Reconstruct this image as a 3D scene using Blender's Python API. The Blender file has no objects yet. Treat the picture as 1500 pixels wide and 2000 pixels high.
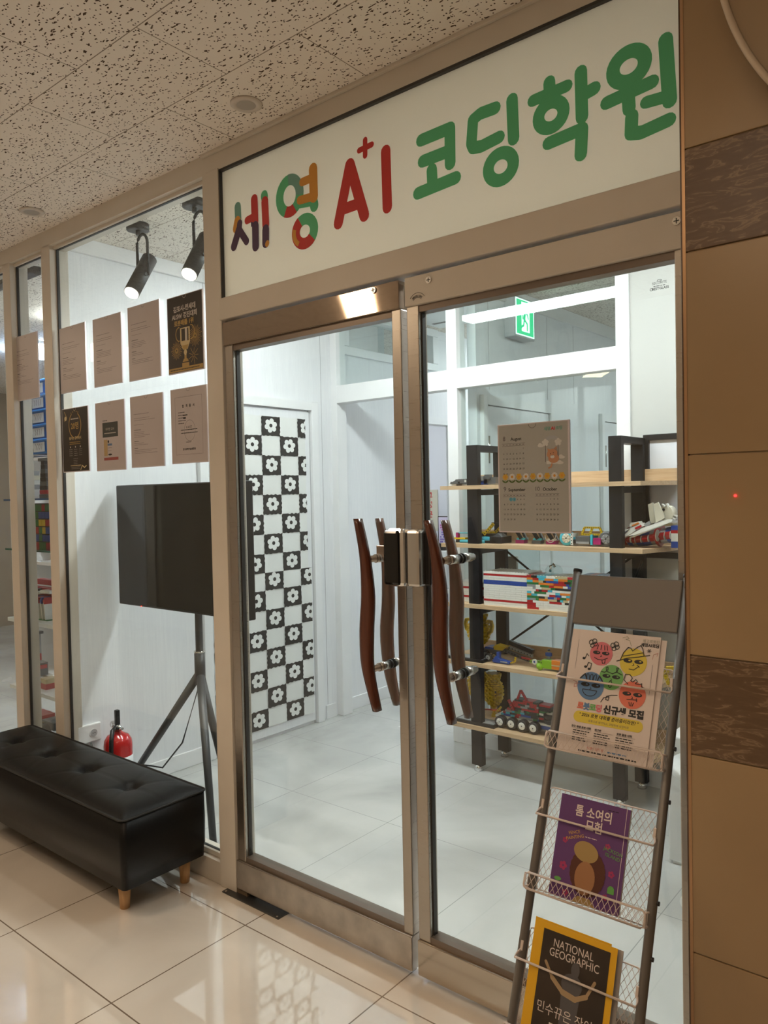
import bpy, bmesh, math, random
from mathutils import Vector, Matrix
random.seed(7)
scn = bpy.context.scene
COL = scn.collection
# ------------------------------------------------------------------ camera
CAM = Vector((0.0, -1.771, 1.45))
RIGHT = Vector((0.772993, 0.634069, -0.020948))
UP = Vector((0.000177, 0.032803, 0.999462))
FWD = Vector((-0.634414, 0.772581, -0.025244))
FPX = 1492.82
cd = bpy.data.cameras.new('camera'); cam = bpy.data.objects.new('camera', cd); COL.objects.link(cam)
cd.sensor_fit = 'VERTICAL'; cd.sensor_height = 36.0; cd.lens = 36.0*FPX/2000.0
cd.clip_start = 0.02; cd.clip_end = 60
mw = Matrix.Identity(4)
for i in range(3):
    mw[i][0] = RIGHT[i]; mw[i][1] = UP[i]; mw[i][2] = -FWD[i]; mw[i][3] = CAM[i]
cam.matrix_world = mw
scn.camera = cam
def at(x, y, ax, v):
    """photo position -> point on the world plane ax = v"""
    d = RIGHT*((x-750)/FPX) - UP*((y-1000)/FPX) + FWD
    k = 'xyz'.index(ax)
    return CAM + d*((v-CAM[k])/d[k])
# ------------------------------------------------------------------ light levels
vs = scn.view_settings
vs.view_transform = 'Standard'; vs.look = 'None'; vs.gamma = 1.0; vs.use_curve_mapping = False
vs.exposure = 0.0
w = bpy.data.worlds.new('world'); scn.world = w; w.use_nodes = True
w.node_tree.nodes['Background'].inputs[0].default_value = (0.9, 0.85, 0.78, 1)
w.node_tree.nodes['Background'].inputs[1].default_value = 0.05
LED_FRONT = 37.5; LED_BACK = 30.0; LED_SIDE = 60.0; SPOT_W = 48.0; FLOOR_FILL_W = 44.0; CORR = 8.2
SIGN_T = 0.15
WARM = (1.0, 0.76, 0.52); COOL = (0.95, 0.99, 1.0)
# ------------------------------------------------------------------ materials
MATS = {}
def mat(name, color=(0.8, 0.8, 0.8), rough=0.5, metal=0.0, emit=None, es=1.0, spec=0.5, coat=0.0):
    if name in MATS: return MATS[name]
    m = bpy.data.materials.new(name); m.use_nodes = True
    b = m.node_tree.nodes['Principled BSDF']
    b.inputs['Base Color'].default_value = (*color, 1); b.inputs['Roughness'].default_value = rough
    b.inputs['Metallic'].default_value = metal; b.inputs['Specular IOR Level'].default_value = spec
    b.inputs['Coat Weight'].default_value = coat
    if emit:
        b.inputs['Emission Color'].default_value = (*emit, 1); b.inputs['Emission Strength'].default_value = es
    m.diffuse_color = (*color, 1)
    MATS[name] = m
    return m
class NT:
    def __init__(s, m):
        s.t = m.node_tree; s.b = s.t.nodes['Principled BSDF']
    def n(s, typ, **kw):
        nd = s.t.nodes.new(typ)
        for k, v in kw.items():
            if k in nd.inputs: nd.inputs[k].default_value = v
            else: setattr(nd, k, v)
        return nd
    def l(s, a, b): s.t.links.new(a, b)
    def coord(s, scale=(1, 1, 1), loc=(0, 0, 0), rot=(0, 0, 0)):
        # world position, so the pattern stays fixed to the place
        g = s.n('ShaderNodeNewGeometry'); mp = s.n('ShaderNodeMapping')
        mp.inputs['Scale'].default_value = scale; mp.inputs['Location'].default_value = loc; mp.inputs['Rotation'].default_value = rot
        s.l(g.outputs['Position'], mp.inputs[0]); return mp.outputs[0]
    def ramp(s, fac, stops):
        r = s.n('ShaderNodeValToRGB'); e = r.color_ramp.elements
        while len(e) < len(stops): e.new(0.5)
        for i, (p, c) in enumerate(stops): e[i].position = p; e[i].color = (*c, 1)
        s.l(fac, r.inputs[0]); return r.outputs[0]
    def mix(s, fac, a, b, blend='MIX'):
        x = s.n('ShaderNodeMix', data_type='RGBA', blend_type=blend)
        if isinstance(fac, (int, float)): x.inputs[0].default_value = fac
        else: s.l(fac, x.inputs[0])
        for i, c in ((6, a), (7, b)):
            if isinstance(c, tuple): x.inputs[i].default_value = (*c, 1)
            else: s.l(c, x.inputs[i])
        return x.outputs[2]
    def math(s, op, a, b=None):
        x = s.n('ShaderNodeMath', operation=op)
        for i, c in ((0, a), (1, b)):
            if c is None: continue
            if isinstance(c, (int, float)): x.inputs[i].default_value = c
            else: s.l(c, x.inputs[i])
        return x.outputs[0]
def acoustic():
    m = mat('acoustic_tile', (0.7, 0.66, 0.6), 0.95, spec=0.1); t = NT(m)
    c = t.coord()
    # small pin holes
    v = t.n('ShaderNodeTexVoronoi', feature='F1'); v.inputs['Scale'].default_value = 88; v.inputs['Randomness'].default_value = 0.9; t.l(c, v.inputs['Vector'])
    holes = t.math('LESS_THAN', v.outputs['Distance'], 0.225)
    wn = t.math('GREATER_THAN', t_sep(t, v.outputs['Color']), 0.3)
    holes = t.math('MULTIPLY', holes, wn)
    # worm shaped fissures: stretched cells bent by noise
    nz = t.n('ShaderNodeTexNoise'); nz.inputs['Scale'].default_value = 38; t.l(c, nz.inputs['Vector'])
    off = t.n('ShaderNodeVectorMath', operation='SCALE'); off.inputs[3].default_value = 0.022; t.l(nz.outputs['Color'], off.inputs[0])
    ad = t.n('ShaderNodeVectorMath', operation='ADD'); t.l(c, ad.inputs[0]); t.l(off.outputs[0], ad.inputs[1])
    mp = t.n('ShaderNodeMapping'); mp.inputs['Rotation'].default_value = (0, 0, 0.5); mp.inputs['Scale'].default_value = (34, 105, 34); t.l(ad.outputs[0], mp.inputs[0])
    v2 = t.n('ShaderNodeTexVoronoi', feature='F1'); v2.inputs['Scale'].default_value = 1.0; t.l(mp.outputs[0], v2.inputs['Vector'])
    worm = t.math('LESS_THAN', v2.outputs['Distance'], 0.26)
    worm = t.math('MULTIPLY', worm, t.math('GREATER_THAN', t_sep(t, v2.outputs['Color']), 0.44))
    pat = t.math('MAXIMUM', holes, worm)
    br = t.n('ShaderNodeTexBrick'); br.offset = 0.5; br.squash = 1.0
    br.inputs['Scale'].default_value = 1; br.inputs['Mortar Size'].default_value = 0.0016; br.inputs['Mortar Smooth'].default_value = 0.0
    br.inputs['Brick Width'].default_value = 0.6; br.inputs['Row Height'].default_value = 0.3
    mp2 = t.coord(loc=(1.779, 0.29+0.3*20, 0)); t.l(mp2, br.inputs['Vector'])
    base = t.mix(pat, (0.84, 0.775, 0.70), (0.09, 0.06, 0.04))
    t.l(t.mix(br.outputs['Fac'], base, (0.30, 0.25, 0.20)), t.b.inputs['Base Color'])
    bp = t.n('ShaderNodeBump'); bp.inputs['Strength'].default_value = 0.35; bp.inputs['Distance'].default_value = 0.002; bp.invert = True
    t.l(pat, bp.inputs['Height']); t.l(bp.outputs[0], t.b.inputs['Normal'])
    return m
def t_sep(t, col):
    s = t.n('ShaderNodeSeparateColor'); t.l(col, s.inputs[0]); return s.outputs[0]
def tiles(name, bw, rh, loc, col1, col2, mortar, msize, rough, nscale=3.0, coat=0.0, bump=0.0, rot=(0, 0, 0)):
    m = mat(name, col1, rough, coat=coat); t = NT(m)
    c = t.coord()
    nz = t.n('ShaderNodeTexNoise'); nz.inputs['Scale'].default_value = nscale; nz.inputs['Detail'].default_value = 6; nz.inputs['Distortion'].default_value = 0.6; t.l(c, nz.inputs['Vector'])
    base = t.ramp(nz.outputs[0], [(0.32, col1), (0.68, col2)])
    br = t.n('ShaderNodeTexBrick'); br.offset = 0.0
    br.inputs['Scale'].default_value = 1; br.inputs['Mortar Size'].default_value = msize; br.inputs['Mortar Smooth'].default_value = 0
    br.inputs['Brick Width'].default_value = bw; br.inputs['Row Height'].default_value = rh
    t.l(t.coord(loc=loc, rot=rot), br.inputs['Vector'])
    t.l(t.mix(br.outputs['Fac'], base, mortar), t.b.inputs['Base Color'])
    rr = t.math('MULTIPLY_ADD', nz.outputs[0], 0.15); rr.node.inputs[2].default_value = rough-0.07
    t.l(rr, t.b.inputs['Roughness'])
    return m
def grainwood(name, c1, c2, scale, rough, axis=(0, 0, 0), coat=0.0, stretch=(8, 8, 0.6), bump=0.0):
    m = mat(name, c1, rough, coat=coat); t = NT(m)
    c = t.coord(scale=stretch, rot=axis)
    nz = t.n('ShaderNodeTexNoise'); nz.inputs['Scale'].default_value = scale; nz.inputs['Detail'].default_value = 5; nz.inputs['Distortion'].default_value = 1.2; t.l(c, nz.inputs['Vector'])
    t.l(t.ramp(nz.outputs[0], [(0.3, c1), (0.7, c2)]), t.b.inputs['Base Color'])
    if bump:
        bp = t.n('ShaderNodeBump'); bp.inputs['Strength'].default_value = bump; bp.inputs['Distance'].default_value = 0.002
        t.l(nz.outputs[0], bp.inputs['Height']); t.l(bp.outputs[0], t.b.inputs['Normal'])
    return m
def glassmat(name, tint=(0.93, 0.965, 0.955), refl=1.0, rough=0.0, cloud=0.0):
    m = bpy.data.materials.new(name); m.use_nodes = True; nt = m.node_tree; nt.nodes.clear()
    o = nt.nodes.new('ShaderNodeOutputMaterial'); mx = nt.nodes.new('ShaderNodeMixShader')
    tr = nt.nodes.new('ShaderNodeBsdfTransparent'); gl = nt.nodes.new('ShaderNodeBsdfGlossy'); fr = nt.nodes.new('ShaderNodeFresnel')
    tr.inputs[0].default_value = (*tint, 1); gl.inputs['Roughness'].default_value = rough; gl.inputs[0].default_value = (refl, refl, refl, 1)
    nt.nodes.remove(fr); N = nt.nodes.new   # thin pane: the same small mirror share from either side
    g = N('ShaderNodeNewGeometry'); dt = N('ShaderNodeVectorMath'); dt.operation = 'DOT_PRODUCT'
    nt.links.new(g.outputs['Incoming'], dt.inputs[0]); nt.links.new(g.outputs['Normal'], dt.inputs[1])
    prev = dt.outputs['Value']
    for op, v in (('ABSOLUTE', None), ('SUBTRACT', 1.0), ('POWER', 5.0), ('MULTIPLY_ADD', 0.96)):
        x = N('ShaderNodeMath'); x.operation = op
        if op == 'SUBTRACT': x.inputs[0].default_value = 1.0; nt.links.new(prev, x.inputs[1])
        else:
            nt.links.new(prev, x.inputs[0])
            if v is not None: x.inputs[1].default_value = v
        if op == 'MULTIPLY_ADD': x.inputs[2].default_value = 0.035
        prev = x.outputs[0]
    nt.links.new(prev, mx.inputs[0]); nt.links.new(tr.outputs[0], mx.inputs[1]); nt.links.new(gl.outputs[0], mx.inputs[2])
    nt.links.new(mx.outputs[0], o.inputs[0]); MATS[name] = m; return m
def brushed(name, col, rough, scale=(2, 2, 160), amt=0.08):
    m = mat(name, col, rough, metal=1.0); t = NT(m)
    c = t.coord(scale=scale)
    nz = t.n('ShaderNodeTexNoise'); nz.inputs['Scale'].default_value = 4; nz.inputs['Detail'].default_value = 3; t.l(c, nz.inputs['Vector'])
    rr = t.math('MULTIPLY_ADD', nz.outputs[0], amt*2); rr.node.inputs[2].default_value = rough-amt
    t.l(rr, t.b.inputs['Roughness']); return m
def noisy(name, c1, c2, scale, rough, metal=0.0, coat=0.0, bump=0.0):
    m = mat(name, c1, rough, metal=metal, coat=coat); t = NT(m)
    nz = t.n('ShaderNodeTexNoise'); nz.inputs['Scale'].default_value = scale; nz.inputs['Detail'].default_value = 5; t.l(t.coord(), nz.inputs['Vector'])
    t.l(t.ramp(nz.outputs[0], [(0.3, c1), (0.7, c2)]), t.b.inputs['Base Color'])
    if bump:
        bp = t.n('ShaderNodeBump'); bp.inputs['Strength'].default_value = bump; bp.inputs['Distance'].default_value = 0.001
        t.l(nz.outputs[0], bp.inputs['Height']); t.l(bp.outputs[0], t.b.inputs['Normal'])
    return m
M_ceil = acoustic()
M_cfloor = tiles('corridor_floor_tile', 0.6, 0.497, (2.0+6, 0.12+4.97, 0), (0.66, 0.60, 0.53), (0.78, 0.72, 0.645), (0.20, 0.15, 0.11), 0.0022, 0.12, 2.4, coat=1.0)
M_cfloor.node_tree.nodes['Principled BSDF'].inputs['Coat IOR'].default_value = 2.3
M_cfloor.node_tree.nodes['Principled BSDF'].inputs['Coat Roughness'].default_value = 0.012
M_ifloor = tiles('room_floor_tile', 0.6, 0.6, (2.12+6, -0.79+6, 0), (0.44, 0.445, 0.435), (0.64, 0.645, 0.635), (0.34, 0.345, 0.34), 0.0016, 0.24, 1.6)
M_wall = grainwood('white_woodgrain', (0.80, 0.81, 0.84), (0.86, 0.87, 0.89), 5.0, 0.55, stretch=(14, 14, 0.7), bump=0.25)
M_white = noisy('white_frame', (0.83, 0.84, 0.85), (0.87, 0.87, 0.88), 6, 0.4)
M_trimg = mat('panel_joint', (0.45, 0.46, 0.48), 0.7)
M_frame = noisy('beige_frame', (0.60, 0.545, 0.47), (0.64, 0.585, 0.51), 5, 0.38)
M_gasket = mat('dark_gasket', (0.035, 0.032, 0.03), 0.5)
M_steel = brushed('bronze_steel', (0.56, 0.50, 0.43), 0.16)
M_steel2 = noisy('worn_steel', (0.40, 0.36, 0.32), (0.56, 0.51, 0.45), 14, 0.32, metal=1.0)
M_chrome = mat('chrome', (0.80, 0.80, 0.80), 0.12, 1.0)
M_chromes = mat('satin_chrome', (0.60, 0.58, 0.55), 0.24, 1.0)
M_glass = glassmat('clear_glass')
M_glass2 = glassmat('greenish_glass', (0.93, 0.965, 0.955))
M_handle = grainwood('mahogany', (0.060, 0.014, 0.006), (0.11, 0.028, 0.012), 4.0, 0.22, coat=0.5, stretch=(12, 12, 1.0))
M_oak = grainwood('oak', (0.52, 0.34, 0.19), (0.66, 0.47, 0.29), 5.0, 0.5, stretch=(1.0, 14, 22))
M_legwood = grainwood('pale_wood', (0.50, 0.27, 0.11), (0.62, 0.38, 0.18), 5.0, 0.45, stretch=(14, 14, 1.5))
M_blackm = noisy('black_metal', (0.006, 0.006, 0.007), (0.013, 0.013, 0.015), 30, 0.5)
M_blackm.node_tree.nodes['Principled BSDF'].inputs['Specular IOR Level'].default_value = 0.3
M_black = mat('black_plastic', (0.012, 0.012, 0.013), 0.35)
M_leather = noisy('black_leather', (0.0035, 0.0032, 0.003), (0.006, 0.0055, 0.005), 90, 0.42, bump=0.12)
M_leather.node_tree.nodes['Principled BSDF'].inputs['Specular IOR Level'].default_value = 0.22
M_seam = mat('leather_seam', (0.008, 0.008, 0.008), 0.6)
def M(name, col, rough=0.5, **k): return mat(name, col, rough, **k)
# ------------------------------------------------------------------ mesh building
def xyz(v): return Vector(v)
class B:
    def __init__(s):
        s.bm = bmesh.new(); s.ms = []
    def mi(s, m):
        if m not in s.ms: s.ms.append(m)
        return s.ms.index(m)
    def face(s, pts, m, smooth=False):
        vs_ = [s.bm.verts.new(p) for p in pts]
        f = s.bm.faces.new(vs_); f.material_index = s.mi(m); f.smooth = smooth; return f
    def box(s, x0, x1, y0, y1, z0, z1, m, X=None, bevel=0.0):
        i = s.mi(m)
        r = bmesh.ops.create_cube(s.bm, size=1.0)
        T = Matrix.Translation(((x0+x1)/2, (y0+y1)/2, (z0+z1)/2)) @ Matrix.Diagonal((abs(x1-x0), abs(y1-y0), abs(z1-z0), 1))
        bmesh.ops.transform(s.bm, matrix=T, verts=r['verts'])
        fs = set(f for v in r['verts'] for f in v.link_faces)
        if bevel:
            es = list(set(e for v in r['verts'] for e in v.link_edges))
            q = bmesh.ops.bevel(s.bm, geom=es, offset=bevel, segments=2, affect='EDGES', profile=0.5)
            vv = set(v for f in q['faces'] for v in f.verts)
            fs = set(f for v in vv for f in v.link_faces)
        for f in fs: f.material_index = i
        if X is not None:
            bmesh.ops.transform(s.bm, matrix=X, verts=list(set(v for f in fs for v in f.verts)))
    def ring(s, c, n, r, seg, ref=None):
        n = n.normalized()
        a = ref if ref is not None else (Vector((0, 0, 1)) if abs(n.z) < 0.9 else Vector((1, 0, 0)))
        u = n.cross(a).normalized(); v = n.cross(u)
        return [s.bm.verts.new(c + (u*math.cos(2*math.pi*k/seg)+v*math.sin(2*math.pi*k/seg))*r) for k in range(seg)]
    def loft(s, rings, m, cap=True, smooth=True):
        i = s.mi(m)
        for a, b in zip(rings, rings[1:]):
            n = len(a)
            for k in range(n):
                f = s.bm.faces.new((a[k], a[(k+1) % n], b[(k+1) % n], b[k])); f.material_index = i; f.smooth = smooth
        if cap:
            for q in (rings[0], list(reversed(rings[-1]))):
                f = s.bm.faces.new(q); f.material_index = i
    def cyl(s, p0, p1, r0, m, r1=None, seg=20, smooth=True):
        p0 = xyz(p0); p1 = xyz(p1); n = p1-p0
        s.loft([s.ring(p0, n, r0, seg), s.ring(p1, n, r0 if r1 is None else r1, seg)], m, smooth=smooth)
    def tube(s, pts, r, m, seg=8, closed=False):
        pts = [xyz(p) for p in pts]; rs = []
        n = len(pts)
        for k, p in enumerate(pts):
            if closed: d = pts[(k+1) % n]-pts[k-1]
            else: d = pts[min(k+1, n-1)]-pts[max(k-1, 0)]
            rr = r[k] if isinstance(r, (list, tuple)) else r
            rs.append(s.ring(p, d, rr, seg))
        if closed: rs.append(rs[0]); s.loft(rs, m, cap=False)
        else: s.loft(rs, m)
    def lathe(s, c, prof, m, seg=24, axis=(0, 0, 1)):
        # prof: list of (radius, height) along axis
        ax = Vector(axis).normalized(); c = xyz(c); rs = []
        for r, h in prof: rs.append(s.ring(c+ax*h, ax, max(r, 1e-4), seg))
        s.loft(rs, m)
    def prism(s, pts, d, m):
        """closed outline extruded by vector d"""
        d = xyz(d); a = [s.bm.verts.new(p) for p in pts]; b = [s.bm.verts.new(xyz(p)+d) for p in pts]
        i = s.mi(m); n = len(a)
        for q in (a, list(reversed(b))):
            f = s.bm.faces.new(q); f.material_index = i
        for k in range(n):
            f = s.bm.faces.new((a[k], b[k], b[(k+1) % n], a[(k+1) % n])); f.material_index = i
    def done(s, name, parent=None, origin=None, label=None, cat=None, group=None, kind=None):
        bm = s.bm
        bmesh.ops.recalc_face_normals(bm, faces=bm.faces[:])
        if parent is not None: o0 = Vector(parent['_o'])
        elif origin is not None: o0 = Vector(origin)
        else:
            xs = [v.co for v in bm.verts]
            o0 = Vector(((min(v.x for v in xs)+max(v.x for v in xs))/2, (min(v.y for v in xs)+max(v.y for v in xs))/2, min(v.z for v in xs)))
        bmesh.ops.translate(bm, vec=-o0, verts=bm.verts[:])
        me = bpy.data.meshes.new(name); bm.to_mesh(me); bm.free()
        for m in s.ms: me.materials.append(m)
        ob = bpy.data.objects.new(name, me); COL.objects.link(ob)
        if parent is not None:
            ob.parent = parent
            ob['_o'] = tuple(o0)
            if label: ob['label'] = label
        else:
            ob.location = o0; ob['_o'] = tuple(o0); tag(ob, label, cat, group, kind)
        return ob
def tag(o, label=None, cat=None, group=None, kind=None):
    if label: o['label'] = label
    if cat: o['category'] = cat
    if group: o['group'] = group
    if kind: o['kind'] = kind
def thing(name, label, cat, loc, group=None, kind=None):
    o = bpy.data.objects.new(name, None); COL.objects.link(o); o.empty_display_size = 0.05
    o.location = loc; o['_o'] = tuple(loc); tag(o, label, cat, group, kind); return o
def struct(name, b, parent=None, **k):
    return b.done(name, parent, kind=None if parent else 'structure', **k)
def copy_tree(o, parent=None, delta=Vector((0, 0, 0))):
    c = o.copy(); COL.objects.link(c)
    if parent is not None: c.parent = parent
    else: c.location = Vector(o.location)+delta
    for ch in list(o.children): copy_tree(ch, c)
    return c
# ---- flat artwork placed on a real surface: u right, v up, layered by 0.25 mm
_tc = {}
def text_mesh(s, bold):
    k = (s, bold)
    if k in _tc: return _tc[k]
    c = bpy.data.curves.new('tmp', 'FONT'); c.body = s; c.size = 1.0; c.offset = bold; c.align_x = 'CENTER'; c.resolution_u = 3
    o = bpy.data.objects.new('tmp', c); COL.objects.link(o)
    bpy.context.view_layer.update()
    me = o.to_mesh()
    vs_ = [(v.co.x, v.co.y) for v in me.vertices]; fs = [tuple(p.vertices) for p in me.polygons]
    o.to_mesh_clear(); bpy.data.objects.remove(o); bpy.data.curves.remove(c)
    _tc[k] = (vs_, fs); return _tc[k]
class Art:
    def __init__(s, b, org, u, v, n, gap=0.00025):
        s.b = b; s.o = xyz(org); s.u = xyz(u).normalized(); s.v = xyz(v).normalized(); s.n = xyz(n).normalized(); s.gap = gap; s.cnt = 0
    def P(s, u, v, lay): return s.o + s.u*u + s.v*v + s.n*(s.gap*lay + 3e-6*(s.cnt % 50))
    def poly(s, pts, m, lay=1):
        s.cnt += 1
        s.b.face([s.P(u, v, lay) for u, v in pts], m)
    def rect(s, u0, v0, u1, v1, m, lay=1): s.poly([(u0, v0), (u1, v0), (u1, v1), (u0, v1)], m, lay)
    def disc(s, u, v, r, m, lay=1, ry=None, seg=24, rot=0.0):
        ry = r if ry is None else ry; cr, sr = math.cos(rot), math.sin(rot); pts = []
        for k in range(seg):
            a = 2*math.pi*k/seg; x, y = r*math.cos(a), ry*math.sin(a)
            pts.append((u+x*cr-y*sr, v+x*sr+y*cr))
        s.poly(pts, m, lay)
    def stroke(s, pts, wd, m, lay=1, closed=False, cap=True):
        n = len(pts)
        seg = list(zip(pts, pts[1:])) + ([(pts[-1], pts[0])] if closed else [])
        for (a, b_) in seg:
            dx, dy = b_[0]-a[0], b_[1]-a[1]; L = math.hypot(dx, dy)
            if L < 1e-7: continue
            nx, ny = -dy/L*wd/2, dx/L*wd/2
            s.poly([(a[0]+nx, a[1]+ny), (b_[0]+nx, b_[1]+ny), (b_[0]-nx, b_[1]-ny), (a[0]-nx, a[1]-ny)], m, lay)
        if cap:
            for k, p in enumerate(pts): s.disc(p[0], p[1], wd/2, m, lay+0.1, seg=12)
    def oval(s, u, v, rx, ry, wd, m, lay=1, a0=0, a1=360, rot=0.0, seg=28):
        pts = []
        full = abs(a1-a0) >= 360
        for k in range(seg+(0 if full else 1)):
            a = math.radians(a0+(a1-a0)*k/seg); x, y = rx*math.cos(a), ry*math.sin(a)
            pts.append((u+x*math.cos(rot)-y*math.sin(rot), v+x*math.sin(rot)+y*math.cos(rot)))
        # ribbon without caps
        n = len(pts); out = []; inn = []
        for k, p in enumerate(pts):
            q0 = pts[(k-1) % n] if full or k > 0 else p; q1 = pts[(k+1) % n] if full or k < n-1 else p
            dx, dy = q1[0]-q0[0], q1[1]-q0[1]; L = math.hypot(dx, dy) or 1
            out.append((p[0]-dy/L*wd/2, p[1]+dx/L*wd/2)); inn.append((p[0]+dy/L*wd/2, p[1]-dx/L*wd/2))
        for k in range(n if full else n-1):
            j = (k+1) % n
            s.poly([out[k], out[j], inn[j], inn[k]], m, lay)
    def text(s, t, u, v, size, m, lay=1, bold=0.0, slant=0.0, sx=1.0, rot=0.0):
        vs_, fs = text_mesh(t, bold)
        i = s.b.mi(m); cr, sr = math.cos(rot), math.sin(rot)
        q = []
        for x, y in vs_:
            X = (x+slant*y)*size*sx; Y = y*size
            q.append(s.b.bm.verts.new(s.P(u+X*cr-Y*sr, v+X*sr+Y*cr, lay)))
        for f in fs:
            try: ff = s.b.bm.faces.new([q[k] for k in f]); ff.material_index = i
            except ValueError: pass
    def lines(s, u0, v0, u1, n, step, m, h=0.0012, lay=1, jitter=0.5):
        """unreadable small print"""
        for k in range(n):
            L = (u1-u0)*(1-jitter*random.random()); v = v0-k*step; x = u0
            while x < u0+L:
                wd = random.uniform(0.004, 0.010); s.rect(x, v, min(x+wd, u0+L), v+h, m, lay); x += wd+0.0015
ZC = 2.687          # ceiling height
XW = -3.42          # face of the white left wall
YP = 1.87           # glazed partition inside
PLY = 0.25          # how far the tiled pillar stands forward
# ================================================================== STRUCTURE
b = B(); b.box(-9, 3, -3.2, 0.045, -0.05, 0, M_cfloor); struct('floor', b, label='polished beige corridor floor tiles')
b = B(); b.box(-9, 3, 0.045, 7, -0.05, 0, M_ifloor); struct('floor', b, label='matt grey tile floor inside the glass doors')
b = B(); b.box(-9, 3, -3.2, 0.0, ZC, ZC+0.05, M_ceil); struct('ceiling', b, label='fissured acoustic tile ceiling of the corridor')
b = B(); b.box(-9, 3, 0.08, 7, ZC, ZC+0.05, M_ceil); struct('ceiling', b, label='fissured acoustic tile ceiling inside the shop')
M_corrwall = noisy('corridor_wall', (0.42, 0.34, 0.26), (0.47, 0.39, 0.30), 3, 0.6)
b = B(); b.box(-9, 3, -3.3, -3.2, 0, ZC, M_corrwall); struct('wall_front', b)
b = B(); b.box(2.9, 3.0, -3.2, 7, 0, ZC, M_corrwall); struct('wall_right', b)
b = B(); b.box(-9.1, -9, -3.2, 7, 0, ZC, M_corrwall); struct('wall_left', b)
# white left wall with its panel joints
b = B()
b.box(XW-0.07, XW, 0.08, 2.03, 0, ZC, M_wall)
b.box(XW-0.07, XW, 2.03, 2.69, 0, 2.41, M_wall); b.box(XW-0.07, XW, 2.69, 3.02, 2.0, 2.41, M_wall); b.box(XW-0.07, XW, 2.03, 3.02, 2.645, ZC, M_wall)
b.box(XW-0.07, XW, 3.02, 3.30, 2.0, ZC, M_wall)
b.box(XW-0.07, XW, 3.30, 5.6, 0, ZC, M_wall)
for y in (0.87, 1.78): b.box(XW, XW+0.0012, y, y+0.003, 0.09, 2.62, M_trimg)
b.bm.verts.ensure_lookup_table()
struct('wall_left', b, label='white wood grain panel wall behind the television')
b = B(); b.box(XW, XW+0.022, 0.08, 0.86, 2.615, ZC, M_white, bevel=0.003); b.box(XW, XW+0.022, 0.86, 1.84, 2.615, ZC, M_white, bevel=0.003); struct('trim_1', b)
b = B(); b.box(XW, XW+0.012, 0.08, 1.0, 0, 0.085, M_white, bevel=0.003); b.box(XW, XW+0.012, 1.76, 1.85, 0, 0.085, M_white); b.box(XW, XW+0.012, 1.93, 2.66, 0, 0.085, M_white, bevel=0.003); struct('baseboard_left', b)
b = B(); b.box(XW, XW+0.004, 0.092, 0.100, 0, ZC, M_white); struct('trim_2', b)
# high window in the hall wall
b = B()
for (y0, y1, z0, z1) in ((1.985, 3.07, 2.37, 2.425), (1.985, 3.07, 2.63, 2.687), (1.985, 2.045, 2.425, 2.63), (3.0, 3.07, 2.425, 2.63)):
    b.box(XW-0.08, XW+0.02, y0, y1, z0, z1, M_white, bevel=0.004)
wn = struct('window_5', b)
b = B(); b.box(XW-0.04, XW-0.034, 2.04, 3.0, 2.42, 2.63, M_glass2); b.done('pane', wn)
# doorway trim in the hall
b = B(); b.box(XW-0.08, XW+0.02, 2.66, 2.70, 0, 2.02, M_white, bevel=0.004); b.box(XW-0.079, XW+0.019, 2.699, 3.291, 1.965, 2.019, M_white); b.box(XW-0.08, XW+0.02, 3.29, 3.34, 0, 2.02, M_white, bevel=0.004)
struct('trim_3', b)
M_lav = noisy('lavender_white', (0.66, 0.66, 0.74), (0.70, 0.70, 0.77), 3, 0.6)
b = B(); b.box(-9, XW-0.07, 5.6, 5.7, 0, ZC, M_lav); struct('wall_back', b, label='pale lavender wall seen through the far doorway')
b = B(); b.box(XW-0.07, 2.9, 5.6, 5.7, 0, ZC, M_wall); struct('wall_back', b)
b = B(); b.box(-9, XW-0.07, 2.45, 2.52, 0, ZC, M_wall); struct('wall_back', b, label='white rear wall of the room on the left')
# left inner door with its frame
dr = thing('door_3', None, None, (XW, 1.3, 0), kind='structure')
b = B(); b.box(XW, XW+0.012, 0.86, 1.655, 0.02, 1.965, M_wall, bevel=0.002); b.done('door_panel', dr)
b = B()
b.box(XW, XW+0.03, 0.80, 0.86, 0, 2.03, M_white, bevel=0.004); b.box(XW, XW+0.03, 1.665, 1.725, 0, 2.03, M_white, bevel=0.004)
b.box(XW, XW+0.029, 0.859, 1.666, 1.975, 2.029, M_white); b.box(XW, XW+0.008, 1.655, 1.665, 0, 1.975, M_trimg)
b.done('door_frame', dr)
# partition: posts, beam, sills (each bay a window)
b = B()
b.box(XW, XW+0.055, YP, YP+0.09, 0, ZC, M_white, bevel=0.003)
b.box(-2.505, -2.435, YP, YP+0.09, 0, ZC, M_white, bevel=0.003)
b.box(-1.50, -1.43, YP, YP+0.09, 0, ZC, M_white, bevel=0.003)
b.box(XW+0.05, -2.504, YP+0.001, YP+0.089, 2.035, 2.145, M_white); b.box(-2.436, -1.499, YP+0.001, YP+0.089, 2.035, 2.145, M_white)
b.box(-2.436, -1.499, YP+0.001, YP+0.089, 0, 0.075, M_white)
b.box(-2.44, -2.40, YP+0.03, YP+0.06, 0.075, 0.105, M_white); b.box(-2.44, -1.5, YP+0.02, YP+0.07, 0.075, 0.10, M_white)
struct('trim_4', b, label='white post and beam frame of the inner glass partition')
b = B(); b.box(-2.44, -1.495, YP+0.035, YP+0.041, 0.09, 2.04, M_glass2); struct('window_6', b)
b = B(); b.box(-2.44, -1.495, YP+0.035, YP+0.041, 2.14, ZC, M_glass2); struct('window_7', b)
b = B(); b.box(XW+0.05, -2.50, YP+0.035, YP+0.041, 2.14, ZC, M_glass2); struct('window_8', b)
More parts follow.
